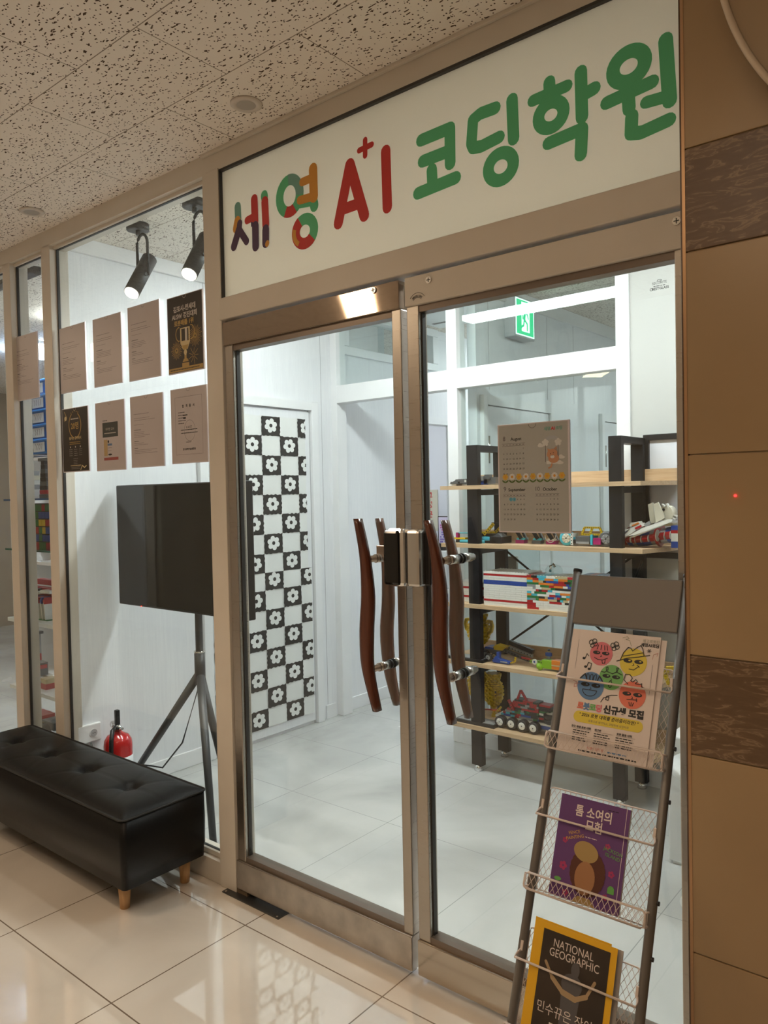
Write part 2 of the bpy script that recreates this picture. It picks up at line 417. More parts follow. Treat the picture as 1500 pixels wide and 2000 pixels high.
b = B(); b.box(-1.43, 2.9, YP+0.01, YP+0.10, 0, ZC, mat('ivory_wall', (0.57, 0.57, 0.545), 0.6)); b.box(-1.43, 2.9, YP+0.0085, YP+0.01, 1.545, 1.548, M_trimg)
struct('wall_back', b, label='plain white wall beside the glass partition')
b = B(); b.box(-1.43, 2.9, YP-0.004, YP+0.01, 0, 0.08, M_white); struct('baseboard_back', b)
# wall of the room behind the partition (two doors in it)
XR = -2.40
b = B(); b.box(XR-0.06, XR, 2.02, 5.6, 0, ZC, M_wall)
for y in (2.16, 2.9, 3.3): b.box(XR, XR+0.0012, y, y+0.003, 2.05, 2.62, M_trimg)
struct('wall_left', b, label='white wall of the back room with green exit light')
b = B(); b.box(XR, XR+0.02, 2.02, 5.6, 2.60, ZC, M_white); struct('trim_5', b)
b = B(); b.box(XR, XR+0.015, 2.96, 3.7, 0, 0.12, M_white); struct('baseboard_left', b)
for n_, (ya, yb) in (('door_4', (2.05, 2.94)), ('door_5', (3.72, 4.55))):
    d_ = thing(n_, None, None, (XR, (ya+yb)/2, 0), kind='structure')
    b = B(); b.box(XR, XR+0.03, ya, ya+0.05, 0, 2.01, M_white, bevel=0.004); b.box(XR, XR+0.03, yb-0.05, yb, 0, 2.01, M_white, bevel=0.004); b.box(XR, XR+0.029, ya+0.049, yb-0.049, 1.955, 2.009, M_white); b.done('door_frame', d_)
    b = B(); b.box(XR, XR+0.015, ya+0.055, yb-0.055, 0.01, 1.95, M_wall, bevel=0.003)
    b.box(XR+0.012, XR+0.02, ya+0.2, ya+0.215, 0.9, 1.8, M_white); b.box(XR+0.012, XR+0.02, ya+0.2, yb-0.2, 1.78, 1.8, M_white)
    b.box(XR+0.012, XR+0.02, yb-0.215, yb-0.2, 0.9, 1.8, M_white); b.box(XR+0.012, XR+0.02, ya+0.2, yb-0.2, 0.9, 0.92, M_white)
    b.box(XR+0.014, XR+0.016, ya+0.21, yb-0.21, 0.91, 1.79, mat('frosted_pane', (0.62, 0.70, 0.72), 0.15)); b.done('door_panel', d_)
    b = B(); b.box(XR+0.015, XR+0.03, ya+0.035, ya+0.065, 1.62, 1.76, M_chromes, bevel=0.002); b.cyl((XR+0.03, ya+0.05, 1.61), (XR+0.03, ya+0.05, 1.77), 0.007, M_chromes); b.done('hinge', d_)
# ------------------------------------------------------------------ storefront
F0, F1 = 0.0, 0.09
def fbox(x0, x1, z0, z1, y0=F0, y1=F1, m=M_frame, bev=0.002):
    b.box(x0, x1, y0, y1, z0, z1, m, bevel=bev)
b = B(); fbox(-9, -0.48, 2.614, ZC+0.02); fbox(-9, -2.27, 2.60, 2.616, 0.02, 0.08); fbox(-2.275, -0.48, ZC-0.012, ZC, -0.012, 0.0); struct('trim_6', b, label='beige head frame of the storefront under the ceiling')
b = B(); fbox(-2.275, -2.185, 0, 2.62, -0.004, F1); struct('trim_7', b, label='beige post left of the glass doors')
b = B(); fbox(-3.485, -3.405, 0, 2.62); struct('trim_8', b, label='beige mullion between the two shop windows')
b = B(); fbox(-3.875, -3.80, 0, 2.62); struct('trim_9', b, label='beige mullion at the left edge')
b = B(); fbox(-9, -2.27, 0, 0.085); fbox(-9, -2.27, 0.085, 0.105, 0.02, 0.07); struct('trim_10', b, label='low beige sill under the shop windows')
def pane(n, x0, x1, z0, z1, y=0.035):
    w_ = thing(n, None, None, ((x0+x1)/2, y, z0), kind='structure')
    b = B(); b.box(x0, x1, y, y+0.005, z0, z1, M_glass); b.done('pane', w_)
    b = B()
    for (a0, a1, c0, c1) in ((x0, x0+0.007, z0, z1), (x1-0.007, x1, z0, z1), (x0, x1, z0, z0+0.007), (x0, x1, z1-0.007, z1)):
        b.box(a0, a1, y-0.004, y+0.008, c0, c1, M_gasket)
    b.done('gasket', w_); return w_
pane('window_1', -3.80, -3.485, 0.10, 2.605); pane('window_2', -3.405, -2.272, 0.10, 2.605); pane('window_3', -5.2, -3.875, 0.10, 2.605)
b = B(); fbox(-2.19, -0.48, 2.078, 2.155, -0.012, F1, M_frame, 0.003); struct('trim_11', b, label='flat beige beam between the sign and the glass doors')
# sign board with its lettering
sg = thing('sign_board', 'cream sign board with large coloured letters above the glass doors', 'sign', (-1.33, 0.02, 2.155))
b = B(); sc_ = noisy('sign_cream', (0.80, 0.79, 0.67), (0.83, 0.82, 0.70), 2, 0.35); t_ = sc_.node_tree
tb_ = t_.nodes.new('ShaderNodeBsdfTranslucent'); tb_.inputs[0].default_value = (0.80, 0.78, 0.64, 1); ms_ = t_.nodes.new('ShaderNodeMixShader'); ms_.inputs[0].default_value = SIGN_T
t_.links.new(t_.nodes['Principled BSDF'].outputs[0], ms_.inputs[1]); t_.links.new(tb_.outputs[0], ms_.inputs[2]); t_.links.new(ms_.outputs[0], t_.nodes['Material Output'].inputs[0])
b.face([(-2.186, 0.0125, 2.155), (-0.48, 0.0125, 2.155), (-0.48, 0.0125, 2.614), (-2.186, 0.0125, 2.614)], sc_); b.done('board', sg)
b = B()
for (a0, a1, c0, c1) in ((-2.187, -2.180, 2.155, 2.614), (-2.187, -0.48, 2.606, 2.614)): b.box(a0, a1, 0.0, 0.03, c0, c1, M_gasket)
b.done('gasket', sg)
YS = 0.012
G = mat('sign_green', (0.105, 0.52, 0.25), 0.5); Rd = mat('sign_red', (0.56, 0.035, 0.03), 0.5); TE = mat('sign_teal', (0.17, 0.38, 0.32), 0.5)
OR = mat('sign_orange', (0.66, 0.30, 0.04), 0.5); PU = mat('sign_purple', (0.075, 0.035, 0.085), 0.5)
def z1(x, y): p = at(400+x/3, y/3, 'y', YS); return (p.x, p.z)
def z2(x, y): p = at(900+x/2.5, y/2.5, 'y', YS); return (p.x, p.z)
def letter(f, fn, W=0.037):
    global b
    b = B(); a = Art(b, (0, YS, 0), (1, 0, 0), (0, 0, 1), (0, -1, 0), 0.0005); f(a, fn, W); b.done('letter', sg)
def S(a, f, pts, m, W, lay=1): a.stroke([f(*p) for p in pts], W, m, lay)
def O(a, f, c, rx, ry, m, W, lay=1, a0=0, a1=360, rot=0):
    c0 = f(*c); ex = f(c[0]+rx, c[1]); ey = f(c[0], c[1]-ry)
    a.oval(c0[0], c0[1], abs(ex[0]-c0[0]), abs(ey[1]-c0[1]), W, m, lay, a0, a1, rot)
def L1(a, f, W):
    S(a, f, [(193, 1212), (196, 1285)], TE, W); S(a, f, [(193, 1295), (184, 1340)], OR, W, 2)
    S(a, f, [(202, 1345), (172, 1445)], PU, W*0.95, 3); S(a, f, [(207, 1310), (203, 1345), (247, 1415)], PU, W*0.8, 4)
    S(a, f, [(250, 1292), (290, 1270)], Rd, W*0.8, 3); S(a, f, [(292, 1168), (297, 1300)], Rd, W, 4)
    S(a, f, [(299, 1325), (301, 1445)], PU, W, 5); a.poly([f(274, 1300), f(318, 1315), f(318, 1330), f(275, 1330)], PU, 6)
    S(a, f, [(350, 1145), (352, 1160)], G, W, 3); S(a, f, [(354, 1180), (360, 1320)], Rd, W, 4); S(a, f, [(360, 1345), (360, 1425)], PU, W, 5)
    S(a, f, [(371, 1425), (368, 1432)], OR, W*0.55, 6)
letter(L1, z1, 0.034)
def L2(a, f, W):
    O(a, f, (497, 1148), 60, 95, G, W*0.98); O(a, f, (497, 1148), 60, 95, TE, W*0.98, 2, -8, 95); O(a, f, (497, 1148), 60, 95, Rd, W*0.98, 3, 245, 300)
    S(a, f, [(640, 1190), (642, 1208)], G, W); S(a, f, [(545, 1205), (650, 1185)], G, W*0.6, 4)
    S(a, f, [(637, 990), (642, 1155)], OR, W, 5); S(a, f, [(575, 1068), (630, 1045)], OR, W*0.75, 6); S(a, f, [(560, 1175), (630, 1155)], OR, W*0.75, 6)
    O(a, f, (587, 1355), 54, 72, G, W); O(a, f, (587, 1355), 54, 72, Rd, W, 2, 120, 320); O(a, f, (587, 1355), 64, 80, OR, W*0.45, 3, 160, 235)
letter(L2, z1, 0.037)
def L3(a, f, W):
    S(a, f, [(850, 965), (783, 1308)], Rd, W); S(a, f, [(850, 965), (935, 1262)], Rd, W); S(a, f, [(822, 1222), (905, 1192)], Rd, W*0.9)
letter(L3, z1, 0.039)
letter(lambda a, f, W: S(a, f, [(1060, 885), (1070, 1215)], Rd, W), z1, 0.036)
letter(lambda a, f, W: (S(a, f, [(940, 820), (940, 912)], Rd, W), S(a, f, [(905, 882), (978, 847)], Rd, W)), z1, 0.018)
def L4(a, f, W):
    S(a, f, [(1268, 822), (1436, 752), (1438, 958)], G, W); S(a, f, [(1278, 945), (1432, 885)], G, W); S(a, f, [(1330, 995), (1335, 1092)], G, W); S(a, f, [(1250, 1133), (1470, 1042)], G, W)
letter(L4, z1, 0.036)
def L5(a, f, W):
    S(a, f, [(168, 528), (95, 555), (60, 585), (52, 700), (62, 722), (100, 715), (188, 670)], G, W); S(a, f, [(250, 487), (258, 678)], G, W); O(a, f, (195, 814), 62, 66, G, W)
letter(L5, z2, 0.034)
def L6(a, f, W):
    S(a, f, [(432, 402), (434, 440)], G, W); S(a, f, [(352, 492), (518, 420)], G, W*0.93); O(a, f, (440, 562), 62, 62, G, W)
    S(a, f, [(586, 352), (592, 572)], G, W); S(a, f, [(600, 462), (652, 432)], G, W); S(a, f, [(428, 700), (592, 630), (586, 755)], G, W)
letter(L6, z2, 0.033)
def L7(a, f, W):
    O(a, f, (820, 325), 80, 72, G, W*1.05, rot=0.15); S(a, f, [(712, 503), (935, 400)], G, W); S(a, f, [(818, 470), (822, 532)], G, W)
    S(a, f, [(905, 500), (990, 476)], G, W*0.9); S(a, f, [(1000, 195), (1020, 492)], G, W*1.05); S(a, f, [(835, 568), (832, 652), (880, 648), (1018, 585)], G, W)
letter(L7, z2, 0.032)
# ------------------------------------------------------------------ glass doors
def door(n, x0, x1, top_m, lab):
    d_ = thing(n, None, None, ((x0+x1)/2, 0.03, 0), kind='structure')
    global b
    b = B(); b.box(x0, x1, -0.006, 0.05, 1.985, 2.068, top_m, bevel=0.003); b.done('top_rail', d_)
    b = B(); b.box(x0+0.005, x1-0.005, 0.006, 0.044, 1.966, 1.986, mat('rail_lip', (0.20, 0.16, 0.13), 0.35, 0.6)); b.done('top_bead', d_)
    b = B(); b.box(x0, x1, -0.006, 0.05, 0.022, 0.128, M_steel2 if n == 'door_1' else M_steel, bevel=0.003); b.done('bottom_rail', d_)
    b = B(); b.box(x0+0.005, x1-0.005, 0.004, 0.046, 0.128, 0.146, mat('rail_lip', (0.20, 0.16, 0.13), 0.35, 0.6)); b.done('bottom_bead', d_)
    for (a0, a1) in ((x0, x0+0.042), (x1-0.034, x1)):
        b = B(); b.box(a0, a1, 0.002, 0.045, 0.128, 1.986, M_stile, bevel=0.003); b.box(a0+(0.036 if a0 == x0 else -0.004), a0+(0.046 if a0 == x0 else 0.004), 0.017, 0.033, 0.14, 1.97, M_gasket); b.done('stile', d_)
    b = B(); b.box(x0+0.03, x1-0.03, 0.022, 0.028, 0.13, 1.985, M_glass); b.done('pane', d_)
    return d_
M_stile = brushed('stile_bronze', (0.46, 0.42, 0.37), 0.3)
D1 = door('door_1', -2.178, -1.378, mat('polished_bronze', (0.42, 0.34, 0.27), 0.045, 1.0), '')
D2 = door('door_2', -1.356, -0.556, M_frame, '')
b = B()
for x, z, d_ in ((at(730, 567, 'y', -0.006).x, at(730, 567, 'y', -0.006).z, D1), (at(838, 547, 'y', -0.006).x, at(838, 547, 'y', -0.006).z, D2), (at(1322, 432, 'y', -0.006).x, at(1322, 432, 'y', -0.006).z, D2)):
    b = B(); b.cyl((x, -0.006, z), (x, -0.010, z), 0.0095, M_chromes, seg=20); b.box(x-0.006, x+0.006, -0.0108, -0.0098, z-0.001, z+0.001, M_black); b.box(x-0.001, x+0.001, -0.0108, -0.0098, z-0.006, z+0.006, M_black); b.done('screw', d_)
# mahogany pull handles, each a wavy bar outside and one inside on shared steel stand-offs
def interp(pts, n):
    out = []
    for k in range(n):
        t = k/(n-1)*(len(pts)-1); i = min(int(t), len(pts)-2); f = t-i
        p0 = pts[max(i-1, 0)]; p1 = pts[i]; p2 = pts[i+1]; p3 = pts[min(i+2, len(pts)-1)]
        out.append(tuple(0.5*((2*b1)+(-a+c)*f+(2*a-5*b1+4*c-d)*f*f+(-a+3*b1-3*c+d)*f**3) for a, b1, c, d in zip(p0, p1, p2, p3)))
    return out
def handle(d_, pts, wid, y):
    global b
    P = [(at(px_, py_, 'y', y).x, at(px_, py_, 'y', y).z) for px_, py_ in pts]
    P = interp(P, 26); Wd = interp([(w_,) for w_ in wid], 26)
    b = B(); rs = []
    for (x, z), (w_,) in zip(P, Wd):
        pr = []
        for k in range(12):
            a = 2*math.pi*k/12; ca, sa = math.cos(a), math.sin(a)
            pr.append(b.bm.verts.new((x+math.copysign(abs(ca)**0.7, ca)*w_/2, y+math.copysign(abs(sa)**0.7, sa)*0.016, z)))
        rs.append(pr)
    b.loft(rs, M_handle); return b.done('pull_handle', d_)
WD = [0.019, 0.030, 0.043, 0.046, 0.038, 0.021]
handle(D1, [(699, 1013), (713, 1088), (719, 1164), (716.5, 1233), (719, 1305), (737, 1388)], WD, -0.075)
handle(D1, [(740.5, 1012), (754, 1088), (758.5, 1164), (755.5, 1240), (762, 1313), (776, 1376)], WD, 0.10)
handle(D2, [(836, 1016), (852.5, 1088), (859.5, 1164), (859, 1240), (864, 1322), (883, 1413)], WD, -0.075)
handle(D2, [(869, 1016), (885.5, 1090), (892, 1164), (891, 1233), (897.5, 1313), (916, 1401)], WD, 0.10)
for d_, x, z in ((D1, -1.462, 1.255), (D1, -1.458, 0.93), (D2, -1.20, 1.26), (D2, -1.198, 0.935)):
    b = B(); b.cyl((x, -0.065, z), (x, 0.09, z), 0.010, M_chromes); b.cyl((x, -0.035, z), (x, 0.014, z), 0.013, M_chromes)
    b.cyl((x, 0.014, z), (x, 0.020, z), 0.0145, M_black); b.cyl((x, 0.030, z), (x, 0.036, z), 0.0145, M_black); b.cyl((x, 0.036, z), (x, 0.075, z), 0.013, M_chromes); b.done('handle_mount', d_)
# electronic lock: black keypad half on the left leaf, silver half on the right leaf
M_gloss = mat('gloss_black', (0.006, 0.006, 0.006), 0.05)
lk = thing('door_lock', 'glossy black electronic keypad lock with chrome rim on the left glass door', 'lock', (-1.39, -0.02, 1.18))
b = B(); b.box(-1.421, -1.352, -0.040, 0.0, 1.175, 1.345, M_chrome, bevel=0.012); b.done('body', lk)
b = B(); b.box(-1.423, -1.366, -0.048, -0.03, 1.180, 1.340, M_gloss, bevel=0.008); b.done('keypad', lk, label='glossy black keypad cover')
b = B(); b.box(-1.478, -1.41, -0.012, 0.002, 1.245, 1.292, mat('clear_bracket', (0.30, 0.24, 0.20), 0.2, 0.6), bevel=0.002); b.done('bracket', lk)
lk = thing('door_lock', 'silver lock body with black back plate on the right glass door', 'lock', (-1.31, -0.02, 1.18))
b = B(); b.box(-1.346, -1.296, -0.040, 0.0, 1.178, 1.342, M_chromes, bevel=0.009); b.done('body', lk)
b = B(); b.box(-1.330, -1.280, -0.010, 0.0, 1.180, 1.343, M_black, bevel=0.006); b.done('back_plate', lk, label='black back plate')
# floor spring cover, rubber strip
fs = thing('floor_hinge', 'dark steel floor spring plate at the foot of the left door', 'floor hinge', (-2.09, 0.02, 0))
b = B(); b.box(-2.235, -1.935, -0.03, 0.05, 0.0, 0.004, mat('dark_plate', (0.10, 0.10, 0.10), 0.4, 0.8)); b.done('cover_plate', fs)
b = B(); b.box(-2.20, -2.13, 0.0, 0.045, 0.004, 0.020, mat('old_grease', (0.14, 0.10, 0.06), 0.5)); b.cyl((-2.15, 0.022, 0.0), (-2.15, 0.022, 0.03), 0.018, M_chromes); b.done('pivot', fs)
for x in (-2.222, -1.948): b = B(); b.cyl((x, -0.022, 0.003), (x, -0.022, 0.006), 0.005, M_chromes, seg=12); b.done('screw', fs)
# small printed marks on glass and rail
def sticker(name, lab, px_, py_, y, f, size):
    p = at(px_, py_, 'y', y)
    b_ = B(); a = Art(b_, (p.x, y, p.z), (1, 0, 0), (0, 0, 1), (0, -1, 0)); f(a); return b_.done(name, label=lab, cat='sticker')
INK = mat('print_ink', (0.02, 0.02, 0.022), 0.6)
def st1(a):
    for k, ch in enumerate('880236-1600'):
        t = (k-5)/5*0.72; a.text(ch, 0.021*math.sin(t), -0.010+0.021*math.cos(t)-0.003, 0.0075, INK, bold=0.02, rot=-t)
    a.oval(0, -0.012, 0.031, 0.031, 0.0012, INK, 1, 35, 145); a.oval(0, -0.012, 0.018, 0.018, 0.0012, INK, 1, 35, 145)
sticker('sticker', 'small curved black sticker with a phone number on the right door rail', 815, 585, -0.0066, st1, 1)
def st2(a):
    a.text('SECURITE', 0, 0.001, 0.008, INK); a.lines(-0.014, -0.004, 0.014, 1, 0.003, INK, 0.0014, jitter=0.1); a.text('BESTGLASS', 0.002, -0.012, 0.008, INK, bold=0.02)
    a.oval(-0.019, -0.0095, 0.003, 0.003, 0.001, INK); a.oval(0, 0.009, 0.005, 0.002, 0.001, INK)
sticker('sticker', 'tiny black glass maker mark in the upper right of the right door', 1288, 555, 0.0215, st2, 1)
def st3(a):
    a.rect(-0.006, 0.003, 0.006, 0.005, INK); a.rect(-0.006, -0.002, -0.001, 0.002, INK); a.rect(0.001, -0.004, 0.006, 0.001, INK); a.rect(-0.007, -0.008, 0.004, -0.005, INK)
sticker('sticker', 'tiny square mark low in the left corner of the left door', 488, 1657, 0.0215, st3, 1)
# ------------------------------------------------------------------ tiled pillar on the right
XP = -0.486
M_st1 = noisy('brown_stone', (0.31, 0.205, 0.105), (0.36, 0.245, 0.13), 3.0, 0.32)
def veined():
    m = mat('dark_brown_stone', (0.12, 0.07, 0.04), 0.38); t = NT(m)
    nz = t.n('ShaderNodeTexNoise'); nz.inputs['Scale'].default_value = 13; nz.inputs['Detail'].default_value = 10; nz.inputs['Distortion'].default_value = 1.6
    t.l(t.coord(scale=(1, 1, 4.0), rot=(0, 0.10, 0)), nz.inputs['Vector'])
    t.l(t.ramp(nz.outputs[0], [(0.40, (0.115, 0.066, 0.034)), (0.52, (0.135, 0.080, 0.042)), (0.55, (0.25, 0.165, 0.095)), (0.60, (0.145, 0.088, 0.048))]), t.b.inputs['Base Color']); return m
M_st2 = veined()
b = B(); M_grout = mat('grout', (0.36, 0.27, 0.17), 0.8)
b.box(XP+0.004, 0.6, -PLY+0.004, 0.09, 0, ZC, M_grout)
lev = [0.0, 0.138, 0.532, 0.926, 1.121, 1.511, 1.90, 2.096, 2.49, ZC]
for k, (a0, a1) in enumerate(zip(lev, lev[1:])):
    m = M_st2 if abs(a0-0.926) < 1e-3 or abs(a0-1.90) < 1e-3 else M_st1
    b.box(XP, 0.6, -PLY, 0.088, a0+0.0012, a1-0.0012, m, bevel=0.0015)
struct('wall_right', b, label='brown stone tile pillar with dark veined bands')
b = B(); b.box(XP-0.012, XP-0.002, -PLY+0.012, 0.09, 0, ZC, mat('dark_brown_strip', (0.09, 0.05, 0.03), 0.25), bevel=0.002); b.box(XP-0.004, XP+0.002, -PLY-0.001, -PLY+0.006, 0, ZC, mat('copper_edge', (0.45, 0.28, 0.16), 0.3, 1.0)); struct('trim_12', b)
# rounded wall shade high on the pillar
ws = thing('wall_disc', 'large rounded frosted acrylic disc high on the brown pillar', 'wall sign', (-0.16, -0.27, 2.36))
cx_, cz_, R_ = 0.10, 2.41, 0.50
b = B(); arc = [(cx_+R_*math.cos(t), cz_+R_*math.sin(t)) for t in [math.radians(a_) for a_ in range(146, 395, 3)]]
b.prism([(x, -0.335, z) for x, z in arc if z < ZC-0.01], (0, 0.012, 0), mat('tan_acrylic', (0.30, 0.21, 0.12), 0.3)); b.done('disc', ws)
b = B(); b.tube([(x, -0.337, z) for x, z in arc if z < ZC-0.02], 0.006, mat('pale_rim', (0.55, 0.45, 0.34), 0.3)); b.done('rim', ws)
b = B(); b.cyl((0.1, -0.25, 2.4), (0.1, -0.325, 2.4), 0.03, M_chromes); b.done('mount', ws)
rl = B(); p = at(1441, 968, 'y', -PLY-0.0005); rl.cyl((p.x-0.004, -PLY, p.z), (p.x-0.004, -PLY-0.003, p.z), 0.0022, mat('red_reflection_glow', (0.5, 0, 0), 0.4, emit=(1, 0.02, 0.02), es=6)); rl.done('red_reflection_dot', label='tiny glowing red dot standing for a reflected red light on the brown stone tile', cat='reflection')  # reflection of a red light, put in as a small glowing disc
# ------------------------------------------------------------------ lamps
def ledbar(x, y, L, Wd, es, lab, z=ZC, col=COOL):
    o = thing('ceiling_light', lab, 'ceiling light', (x, y, z-0.05))
    global b
    b = B(); b.box(x-L/2-0.01, x+L/2+0.01, y-Wd/2-0.01, y+Wd/2+0.01, z-0.02, z-0.0005, M_white); b.done('housing', o)
    b = B(); b.box(x-L/2, x+L/2, y-Wd/2, y+Wd/2, z-0.05, z-0.018, mat('led_%d' % int(es*10), (0.9, 0.9, 0.9), 0.5, emit=col, es=es)); b.done('diffuser', o); return o
ledbar(-2.36, 1.02, 1.2, 0.15, LED_FRONT, 'long white LED bar on the ceiling just inside the doors')
ledbar(-0.9, 1.02, 1.2, 0.15, LED_FRONT, 'long white LED bar over the unseen right part of the shop')
ledbar(-0.6, 4.0, 1.2, 0.3, LED_BACK, 'wide LED panel on the ceiling of the back room')
ledbar(-2.9, 4.3, 0.5, 0.5, LED_BACK, 'square LED panel on the ceiling of the hall')
ledbar(-6.1, 1.32, 0.5, 0.3, LED_SIDE, 'bright LED panel on the ceiling of the room at the left')
ledbar(-4.6, 0.9, 0.9, 0.12, LED_SIDE, 'LED bar near the window of the room at the left')
ledbar(-5.5, 4.2, 1.2, 0.3, LED_BACK, 'LED panel on the ceiling of the far room beyond the hall')
def downlight(x, y, lab, es, r=0.030, R_=0.050):
    o = thing('downlight', lab, 'ceiling light', (x, y, ZC-0.012))
    global b
    b = B(); b.lathe((x, y, ZC-0.0005), [(R_, 0), (R_, -0.004), (R_-0.006, -0.008), (r, -0.006), (r-0.002, -0.0005)], mat('downlight_ring', (0.62, 0.56, 0.5), 0.5), seg=40, axis=(0, 0, 1)); b.done('ring', o)
    b = B(); b.cyl((x, y, ZC-0.004), (x, y, ZC-0.007), r, mat('lens_on' if es else 'lens_off', (0.40, 0.36, 0.32), 0.3, emit=WARM if es else None, es=es or 1), seg=32); b.done('lens', o); return o
downlight(-1.866, -0.141, 'round unlit downlight above the left glass door', 0)
downlight(-3.241, -0.157, 'round unlit downlight at the left edge of the corridor ceiling', 0)
def corrpanel(x, y, L, Wd, es, lab, turn=0.0):
    o = thing('ceiling_light', lab, 'ceiling light', (x, y, ZC-0.02))
    global b
    b = B(); b.box(x-L/2-0.02, x+L/2+0.02, y-Wd/2-0.02, y+Wd/2+0.02, ZC-0.012, ZC-0.0005, M_frame); b.done('housing', o)
    b = B(); b.box(x-L/2, x+L/2, y-Wd/2, y+Wd/2, ZC-0.02, ZC-0.011, mat('corr_%d' % int(es*100), (0.9, 0.9, 0.9), 0.5, emit=WARM, es=es)); b.done('diffuser', o); o.rotation_euler.z = turn
corrpanel(-3.22, -1.95, 0.20, 1.1, CORR*2.4, 'warm ceiling panel down the corridor behind the camera', math.radians(-37.5))  # lamp known from its rail reflection; slanted strip shape fitted to that highlight
corrpanel(-0.4, -2.3, 1.2, 0.6, CORR, 'wide warm ceiling panel above and behind the camera')
corrpanel(-6.0, -1.6, 0.9, 0.4, CORR*1.5, 'warm ceiling panel far left in the corridor')
for x, y, lab in ((-2.7, -1.30, 'added warm fill downlight behind the camera over the bench'), (-1.35, -1.30, 'added warm fill downlight behind the camera over the door mat area')):
    downlight(x, y, lab, 6.0)  # unseen lamps added to put more light on the corridor floor
    ld = bpy.data.lights.new('floor_fill_beam', 'SPOT'); ld.energy = FLOOR_FILL_W; ld.spot_size = math.radians(110); ld.spot_blend = 0.7; ld.shadow_soft_size = 0.06; ld.color = WARM
    lo = bpy.data.objects.new('floor_fill_beam', ld); COL.objects.link(lo); lo.location = (x, y, ZC-0.012)
# ------------------------------------------------------------------ ceiling spotlights
def spot(x, lab, src=None):
    y = 0.237
    o = thing('spotlight', lab, 'spotlight', (x, y, ZC-0.3), 'black spotlights over the window')
    global b
    b = B(); b.lathe((x, y, ZC), [(0.036, -0.03), (0.050, -0.028), (0.050, 0.0)], M_spot, seg=28); b.cyl((x, y, ZC-0.03), (x, y, ZC-0.05), 0.010, M_spot); b.done('ceiling_plate', o)
    c = at(274, 545, 'y', y) + Vector((x+3.056, 0, 0))
    top = at(292, 506, 'y', y+0.05)+Vector((x+3.056, 0, 0)); bot = at(257, 572, 'y', y-0.075)+Vector((x+3.056, 0, 0)); c = (top+bot)/2
    ax = (bot-top).normalized()
    b = B(); w_ = 0.040; x = c.x
    pts = [(x-w_, y, c.z+0.005)]+[(x-w_*math.cos(a), y, ZC-0.098+0.045*math.sin(a)) for a in [math.pi*k/10 for k in range(11)]]+[(x+w_, y, c.z-0.005)]
    b.tube(pts, 0.0065, M_spot, seg=10); b.done('yoke', o)
    b = B(); b.cyl(top, bot, 0.034, M_spot, seg=32); b.cyl(c+Vector((-0.043, 0, 0)), c+Vector((0.043, 0, 0)), 0.007, M_spot); hd = b.done('lamp_head', o)
    b = B(); b.cyl(bot+ax*0.0005, bot+ax*0.003, 0.030, mat('spot_lens', (1, 0.95, 0.9), 0.3, emit=(1.0, 0.86, 0.66), es=28), seg=28); b.done('lens', hd)
    return o, bot, ax
M_spot = mat('spot_black', (0.030, 0.028, 0.028), 0.5)
for x, lab in ((-3.056, 'black cylinder spotlight hanging above the row of posters'), (-2.640, 'black cylinder spotlight cut by the door post')):
    o, bot, ax = spot(x, lab)
    ld = bpy.data.lights.new('spot_beam', 'SPOT'); ld.energy = SPOT_W; ld.spot_size = math.radians(120); ld.spot_blend = 0.6; ld.shadow_soft_size = 0.03; ld.color = (1.0, 0.95, 0.88)
    lo = bpy.data.objects.new('spot_beam', ld); COL.objects.link(lo); lo.parent = o
    lo.location = (bot+ax*0.01)-Vector(o['_o']); lo.rotation_euler = ax.to_track_quat('-Z', 'Y').to_euler()
# linear black track light in the left room
tk = B(); tk.box(-4.62, -3.985, 0.19, 0.255, 2.645, ZC, M_spot, bevel=0.004); tk.done('track_light', label='black linear ceiling track in the left window bay', cat='track light')
# exit sign
ex = thing('exit_sign', 'lit green running man exit sign in the back room', 'sign', (XR+0.04, 2.46, 2.38))
b = B(); b.box(XR, XR+0.075, 2.345, 2.60, 2.385, 2.635, mat('sign_grey', (0.55, 0.56, 0.58), 0.5), bevel=0.006); b.done('housing', ex)
EG = mat('exit_green', (0.0, 0.3, 0.12), 0.4, emit=(0.0, 0.55, 0.22), es=1.3); EW = mat('exit_white', (0.8, 0.9, 0.85), 0.4, emit=(0.75, 1.0, 0.88), es=1.6)
b = B(); a = Art(b, (XR+0.0755, 2.472, 2.51), (0, 1, 0), (0, 0, 1), (1, 0, 0), 0.0006)
a.rect(-0.115, -0.112, 0.115, 0.112, EW, 1); a.rect(-0.105, -0.105, 0.105, 0.105, EG, 2); a.rect(-0.045, -0.085, 0.055, 0.095, EW, 3)
a.disc(-0.002, 0.062, 0.014, EG, 4)
for pts, wd in (([(0.0, 0.04), (-0.012, 0.0), (-0.010, -0.012)], 0.026), ([(0.0, 0.038), (0.028, 0.022), (0.038, 0.0)], 0.011), ([(-0.004, 0.036), (-0.034, 0.018), (-0.03, -0.008)], 0.011), ([(-0.010, -0.012), (0.024, -0.034), (0.024, -0.072)], 0.014), ([(-0.012, -0.012), (-0.022, -0.048), (-0.058, -0.066)], 0.014)):
    a.stroke(pts, wd, EG, 4)
b.done('sign_face', ex, label='green and white running man face')
# ceiling air conditioner glimpsed through the transom
ac = thing('air_vent', 'white ceiling air outlet seen through the transom glass', 'vent', (-2.95, 2.6, ZC-0.02))
b = B(); b.box(-3.3, -2.62, 2.25, 2.95, ZC-0.02, ZC-0.001, M_white, bevel=0.004); b.done('frame', ac)
for k in range(2): b = B(); b.box(-3.25, -2.67, 2.33+k*0.45, 2.36+k*0.45, ZC-0.022, ZC-0.0195, M_black); b.done('slot', ac)
